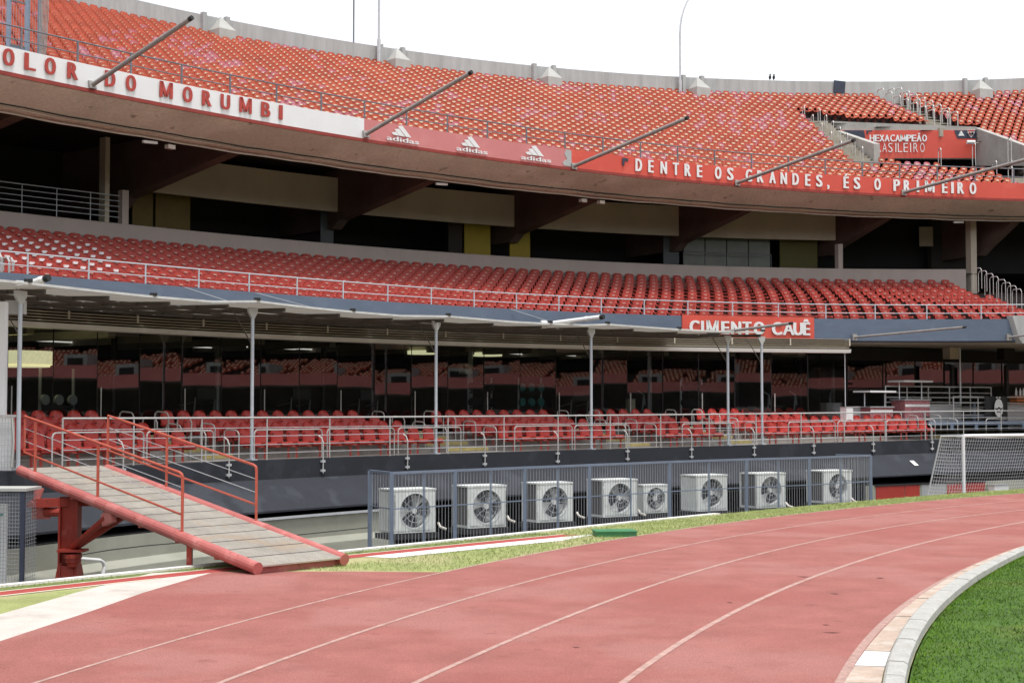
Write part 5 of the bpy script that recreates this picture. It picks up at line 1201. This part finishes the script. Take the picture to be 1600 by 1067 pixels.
# doors and small things on the pale wall beyond the goal
WL = Off(PLAT, -1.22, -.3)
for x0, x1, mt, l in ((1369,1413,'redpanel','dark red steel door leaf in the recess, left of the goal net'),(1414,1437,'redpanel','narrow dark red door leaf beside the goal net'),(1440,1478,'gym_grey','grey panel behind the side of the goal net'),(1480,1505,'redpanel','dark red panel behind the goal upright'),(1508,1539,'redpanel','dark red door seen through the goal net')):
    t = T('recess_doorway', l, 'door', WL.at(WL.apx(x0), 0, -1.5)); P('leaf', arcbox(WL, x0, x1, -1.6, -.14, .05), mt, t); P('door_frame', arcbox(Off(PLAT, -1.24, -.3), x0-1.5, x1+1.5, -.14, -.09, .06), 'dark', t)
t = T('notice_box', 'pale blue grey box seen through the goal net', 'box', onz(1565, 765, -1)); P('body', arcbox(Off(PLAT, -1.6, -.3), 1554, 1576, -1.0, -.25, .3), 'white', t); P('lid', arcbox(Off(PLAT, -1.63, -.3), 1553, 1577, -.25, -.22, .36), 'gym_grey', t)
a = PLAT.apx(1434, -.7); t = T('wall_sticker', 'small white sheet of paper on the black sloping ledge by the goal', 'notice', PLAT.at(a, -.7, PLAT.z(a)-1)); z0 = PLAT.z(a)
sd_ = (toC(a)*.806-ZV*.593); nn_ = (toC(a)*.593+ZV*.806); P('sheet', MB().box(PLAT.at(a, -.50, z0-.852)+nn_*.03, .24, .30, .01, tan(a), sd_, nn_), 'white', t)
# green cover on the verge
c = onz(960, 833, .05); t = T('green_box', 'low green box lying on the grass verge in front of the cage', 'box', c-ZV*.05); u = Vector((.995,.1,0)).normalized()
P('box_body', MB().box(c, .84, .62, .10, u, Vector((-u.y,u.x,0))), 'green', t); P('box_lid', MB().box(c+ZV*.06, .88, .66, .02, u, Vector((-u.y,u.x,0))), 'green', t)
# left cage and mesh wall
zc = lambda x, y, d: ond(x, y, d)
t = T('mesh_cage', 'dark wire mesh cage with a white panel at the lower left edge', 'cage', ond(36, 900, 27))
D_ = 27
for x in (-70, 36): p = ond(x, 768, D_); P('cage_post', MB().bar(Vector((p.x, p.y, -1.2)), p, .075), 'navy', t)
p, q = ond(-70, 765, D_), ond(42, 765, D_); P('top_plate', MB().box((p+q)/2+Vector((0,.4,0)), (q-p).length, .9, .05), 'skylight', t)
mb = MB(); s = F/D_
for k in range(28): x = 34-k*4.6; a_ = ond(x, 770, D_); mb.bar(Vector((a_.x, a_.y, -1.1)), a_, .007)
for k in range(34): z_ = 1.15-k*.066; a_ = ond(-70, 770, D_); b_ = ond(34, 770, D_); mb.bar(Vector((a_.x, a_.y-.01, z_)), Vector((b_.x, b_.y-.01, z_)), .007)
P('wire_mesh', mb, 'cagebar', t, kind='stuff')
q = ond(36, 768, D_); mb = MB()
for k in range(8): mb.bar(Vector((q.x, q.y+.1*k, -1.1)), Vector((q.x, q.y+.1*k, 1.2)), .007)
for k in range(34): z_ = 1.15-k*.066; mb.bar(Vector((q.x, q.y, z_)), Vector((q.x, q.y+.8, z_)), .007)
P('side_mesh', mb, 'cagebar', t, kind='stuff')
p = ond(-30, 848, D_+.25); P('white_panel', MB().box(Vector((p.x, p.y, .25)), (42)/s*1.98, .04, 1.42), 'white', t)
p = ond(-30, 848, D_+.22); P('panel_mark', MB().box(Vector((ond(0, 804, D_+.22).x, p.y, ond(0, 804, D_+.22).z)), .10, .01, .05), 'teal', t)
t = T('white_screen', 'white boarded screen with wire mesh at the left edge beside the ramp head', 'screen', ond(10, 735, 31)); a_ = ond(-60, 735, 31.6); b_ = ond(17, 735, 31.6)
P('board', MB().box(Vector(((a_.x+b_.x)/2, 31.6, 1.93)), b_.x-a_.x, .05, 1.1), 'white', t); P('top_rail', MB().bar(Vector((a_.x, 31.5, 2.52)), Vector((ond(25,650,31.5).x, 31.5, 2.52)), .05), 'hoop', t); mb = MB()
for k in range(20): x = ond(22-k*4.8, 700, 31.5).x; mb.bar(Vector((x, 31.5, 1.4)), Vector((x, 31.5, 2.5)), .008)
for k in range(10): z_ = 1.45+k*.115; mb.bar(Vector((a_.x, 31.49, z_)), Vector((ond(22,700,31.5).x, 31.49, z_)), .008)
P('wire_mesh', mb, 'galv', t, kind='stuff')
for x in (19,): P('rag_cord', MB().tube([ond(x,652,31.4), ond(x+2,690,31.4), ond(x-1,730,31.4)], .03, 5), 'skylight', t)
# ------------------------------------------------------------------ open terrace at the right
RG = Off(GL, 5.0, 3.2)
t = T('rear_glass_wall', 'set back dark glass wall of the lounge mirroring the far stand structure', 'glass wall', RG.at(RG.apx(1330), 0, zf)); a0, a1 = RG.apx(1262), RG.apx(1700); n = 9
for i in range(n):
    b0, b1 = a0+(a1-a0)*i/n, a0+(a1-a0)*(i+1)/n; p, q = RG.at(b0, 0, 0), RG.at(b1-.0006, 0, 0); X = (q-p).normalized(); nn = Vector((X.y,-X.x,0)); m = (p+q)/2; tw = random.gauss(0,.01); X2 = (X+nn*tw).normalized(); h_ = (q-p).length/2
    P('glass_pane', MB().poly([m-X2*h_+ZV*zf, m+X2*h_+ZV*zf, m+X2*h_+ZV*4.75, m-X2*h_+ZV*4.75]), 'glass', t); P('mullion', MB().bar(p+ZV*zf, p+ZV*4.75, .05), 'dark', t)
P('header', arcbox(RG, 0, 0, 4.75, 5.3, .2, (a0, a1)), 'dark', t)
tag(P('lounge_rear_wall', sweep(MB(), GL, arange(aG1, R_(80), R_(.8)), [(10,1.8),(10,5.3)]), 'interior'), None, None, kind='structure')
for px, d, w, l in ((1487,4.0,.5,'square beige column head at the right of the terrace'),(1572,3.5,.5,'dark column near the right edge of the terrace')):
    a = GL.apx(px, d); c = GL.at(a, d, 0); t = T('terrace_column', l, 'column', GL.at(a, d, zf)); P('shaft', MB().box(c+ZV*(3.2), w*.3, w*.3, 2.8, tan(a), toC(a)), 'interior', t); P('capital', MB().box(c+ZV*5.1, w*1.3, w*.8, .5, tan(a), toC(a)), 'panel' if px < 1500 else 'dark', t)
a = GL.apx(1500, 2.6); t = T('thin_pole', 'thin pale pole standing on the terrace right of the carts', 'pole', GL.at(a, 2.6, zf)); P('pole_tube', MB().tube([GL.at(a, 2.6, zf), GL.at(a, 2.6, 5.3)], .035, 8), 'galv', t)
def cart(px, d, w, h, canopyz, label, matn='pinkcart', top='white'):
    a = GL.apx(px, d); c = GL.at(a, d, zf); X, Y = tan(a), toC(a); t = T('snack_cart', label, 'cart', c)
    P('cart_body', MB().box(c+ZV*(.35+h/2), w, .7, h, X, Y), matn, t); P('counter_top', MB().box(c+ZV*(.35+h+.03), w*1.08, .8, .05, X, Y), 'gym_grey', t)
    for s in (-.45, .45): P('canopy_leg', MB().bar(c+X*w*s+ZV*.3, c+X*w*s+ZV*canopyz, .04), 'galv', t)
    P('canopy_top', MB().box(c+ZV*canopyz, w*1.15, .9, .07, X, Y), top, t)
    for s in (-.3, .35): q = c+X*w*s+Y*.38+ZV*.28; P('wheel', MB().tube([q-Y*.04, q+Y*.04], .27 if s > 0 else .2, 14), 'gym', t)
    P('body_band', MB().box(c+ZV*(.35+h*.75)+Y*.355, w*.98, .02, .10, X, Y), 'white', t)
cart(1366, 1.6, 1.35, .55, 1.55, 'pinkish striped cart under a flat white parasol top'); cart(1422, 2.0, 1.5, .85, 1.98, 'patterned pink cart with a light frame canopy', top='skylight')
for px0, px1, d, h, l in ((1313,1346,1.5,.9,'grey counter just right of the glass corner'),(1444,1502,2.4,1.0,'long pale grey counter right of the patterned cart'),(1575,1640,1.8,1.0,'pale counter at the far right of the terrace')):
    cv = Off(GL, d, zf); t = T('bar_counter', l, 'counter', cv.at(cv.apx(px0), 0, zf)); P('front', arcbox(cv, px0, px1, zf, zf+h, .6), 'gym_grey', t); P('worktop', arcbox(Off(GL, d-.05, zf), px0-1, px1+1, zf+h, zf+h+.05, .7), 'skylight', t)
a = GL.apx(1592, 2.4); c = GL.at(a, 2.4, zf+1.0); t = T('wood_crate', 'orange wooden crate with bottles on the terrace at the right edge', 'crate', c)
for k in range(3): P('slat', MB().box(c+ZV*(.08+.14*k), .75, .4, .11, tan(a), toC(a)), 'orange', t)
for dx in (-.2, .05, .25): P('bottle', MB().lathe([(.05,.42),(.05,.62),(.02,.7),(.02,.76),(0,.76)], 8, o=c+tan(a)*dx), 'white', t)
WK = Off(PLAT, 1.9, 2.0)
t = T('steel_walkway', 'blue painted steel walkway frame beside the right end of the seats', 'walkway', WK.at(WK.apx(1470), 0, 1.5)); a0, a1 = WK.apx(1452), WK.apx(1680)
for z in (2.02,): P('edge_beam', arcbox(WK, 0, 0, z, z+.16, .08, (a0, a1)), 'bluesteel', t)
P('edge_beam', arcbox(Off(PLAT, 3.4, 2), 0, 0, 2.3, 2.46, .08, (WK.apx(1400), a1)), 'bluesteel', t)
P('walk_deck', arcbox(Off(PLAT, 2.0, 2), 0, 0, 2.12, 2.16, 1.4, (a0, a1)), 'bluegrey', t)
for px in (1488, 1526, 1562, 1600, 1640): a = WK.apx(px); P('frame_post', MB().bar(WK.at(a, .04, 1.5), WK.at(a, .04, 2.02), .13), 'bluesteel', t)
for px in (1416, 1450, 1486, 1524, 1560): a = Off(PLAT, 3.4, 2).apx(px); P('frame_post', MB().bar(PLAT.at(a, 3.45, 1.5), PLAT.at(a, 3.45, 2.9), .11), 'bluesteel', t)
railing('walkway_railing', 'upper galvanised railing above the steel walkway', Off(PLAT, 3.2, 2.5), 1384, 1549, 0, 2.46, 1.15, (1.15,.9,.7,.5,.3), 1.35, 'hoop', .03, .026)
railing('walkway_railing', 'lower galvanised railing at the right beside the black flag', Off(PLAT, 1.9, 2.2), 1490, 1680, 0, 2.18, 1.0, (1.0,.75,.5,.25), 1.6, 'hoop', .028, .026)
FL_ = Off(PLAT, 1.75, 2.9)
t = T('black_flag', 'black cloth with a white oval face emblem draped over the walkway railing', 'flag', FL_.at(FL_.apx(1557), 0, 2.3))
a0, a1 = FL_.apx(1538), FL_.apx(1575); rows = []
zt1 = FL_.at(a0).y*ray(1538, 619).z/ray(1538,619).y+CAMH; zb_ = FL_.at(a0).y*ray(1538, 654).z/ray(1538,654).y+CAMH
for i in range(13): a = a0+(a1-a0)*i/12; rows.append([FL_.at(a, .03*math.sin(i*1.7)+.0, z) for z in (zt1, (zt1+zb_)/2, zb_+.02*math.sin(i))])
P('cloth', MB().grid(rows), 'cable', t)
am = FL_.apx(1558.5); c = FL_.at(am, -.06, zb_+(zt1-zb_)*.48); X = tan(am); hh = (zt1-zb_); ew = hh*.28
P('emblem', MB().prism([c+X*(ew*math.cos(k*math.pi/10))+ZV*(hh*.41*math.sin(k*math.pi/10)) for k in range(20)], toC(am)*.01), 'white', t)
c2 = c+toC(am)*.013
P('emblem_brow', MB().prism([c2+X*(u*ew)+ZV*(v*hh) for u, v in ((-.9,.02),(-.5,-.04),(0,.05),(.5,-.04),(.9,.04),(.8,-.06),(.4,-.10),(0,-.02),(-.4,-.10),(-.85,-.06))], toC(am)*.006), 'cable', t)
P('emblem_mouth', MB().prism([c2+X*(u*ew)+ZV*(v*hh) for u, v in ((-.5,-.16),(0,-.13),(.5,-.16),(.3,-.22),(0,-.18),(-.3,-.22))], toC(am)*.006), 'cable', t)
for dx in (-.2, .15): P('emblem_mark', MB().box(c+X*(dx*.5)+ZV*hh*.47, .09, .02, .05, X, toC(am)), 'white', t)
a = T2.apx(1588, -.1); t = T('edge_block', 'pale concrete block ending the blue band at the right edge', 'block', T2.at(a, -.1, 5.4)); P('block_body', MB().prism([T2.at(T2.apx(x, -.25), -.25, z) for x, z in ((1582,6.42),(1640,6.42),(1640,5.3),(1597,5.3),(1592,5.5))], toC(a)*-.3), 'rimwall', t)
# corner hoops at the right end of the middle tier
TC = Off(T2, 3, 7)
for n, (px, d) in enumerate(((1535,9.0),(1543,8.3),(1553,7.6),(1561,6.9),(1572,6.2),(1580,5.5),(1589,4.8),(1597,4.1))):
    a = T2.apx(px, d); z = 5.72+2.5*min(1, d/9.2); hoop(T2.at(a, d, z), -toC(a), .95, .5, f'{ord_(n+1)} steel handrail hoop from the top at the right corner of the middle tier', 'handrail hoops at the corner of the middle tier', .017)
for n, (px, d) in enumerate(((2,.6),(14,1.3),(20,1.3))):
    a = T2.apx(px, d); hoop(T2.at(a, d, 5.8), -toC(a), 1.05, .4, f"pale handrail hoop at the left edge of the middle tier, {['first','second','third'][n]}", 'handrail hoops at the left of the middle tier', .035)
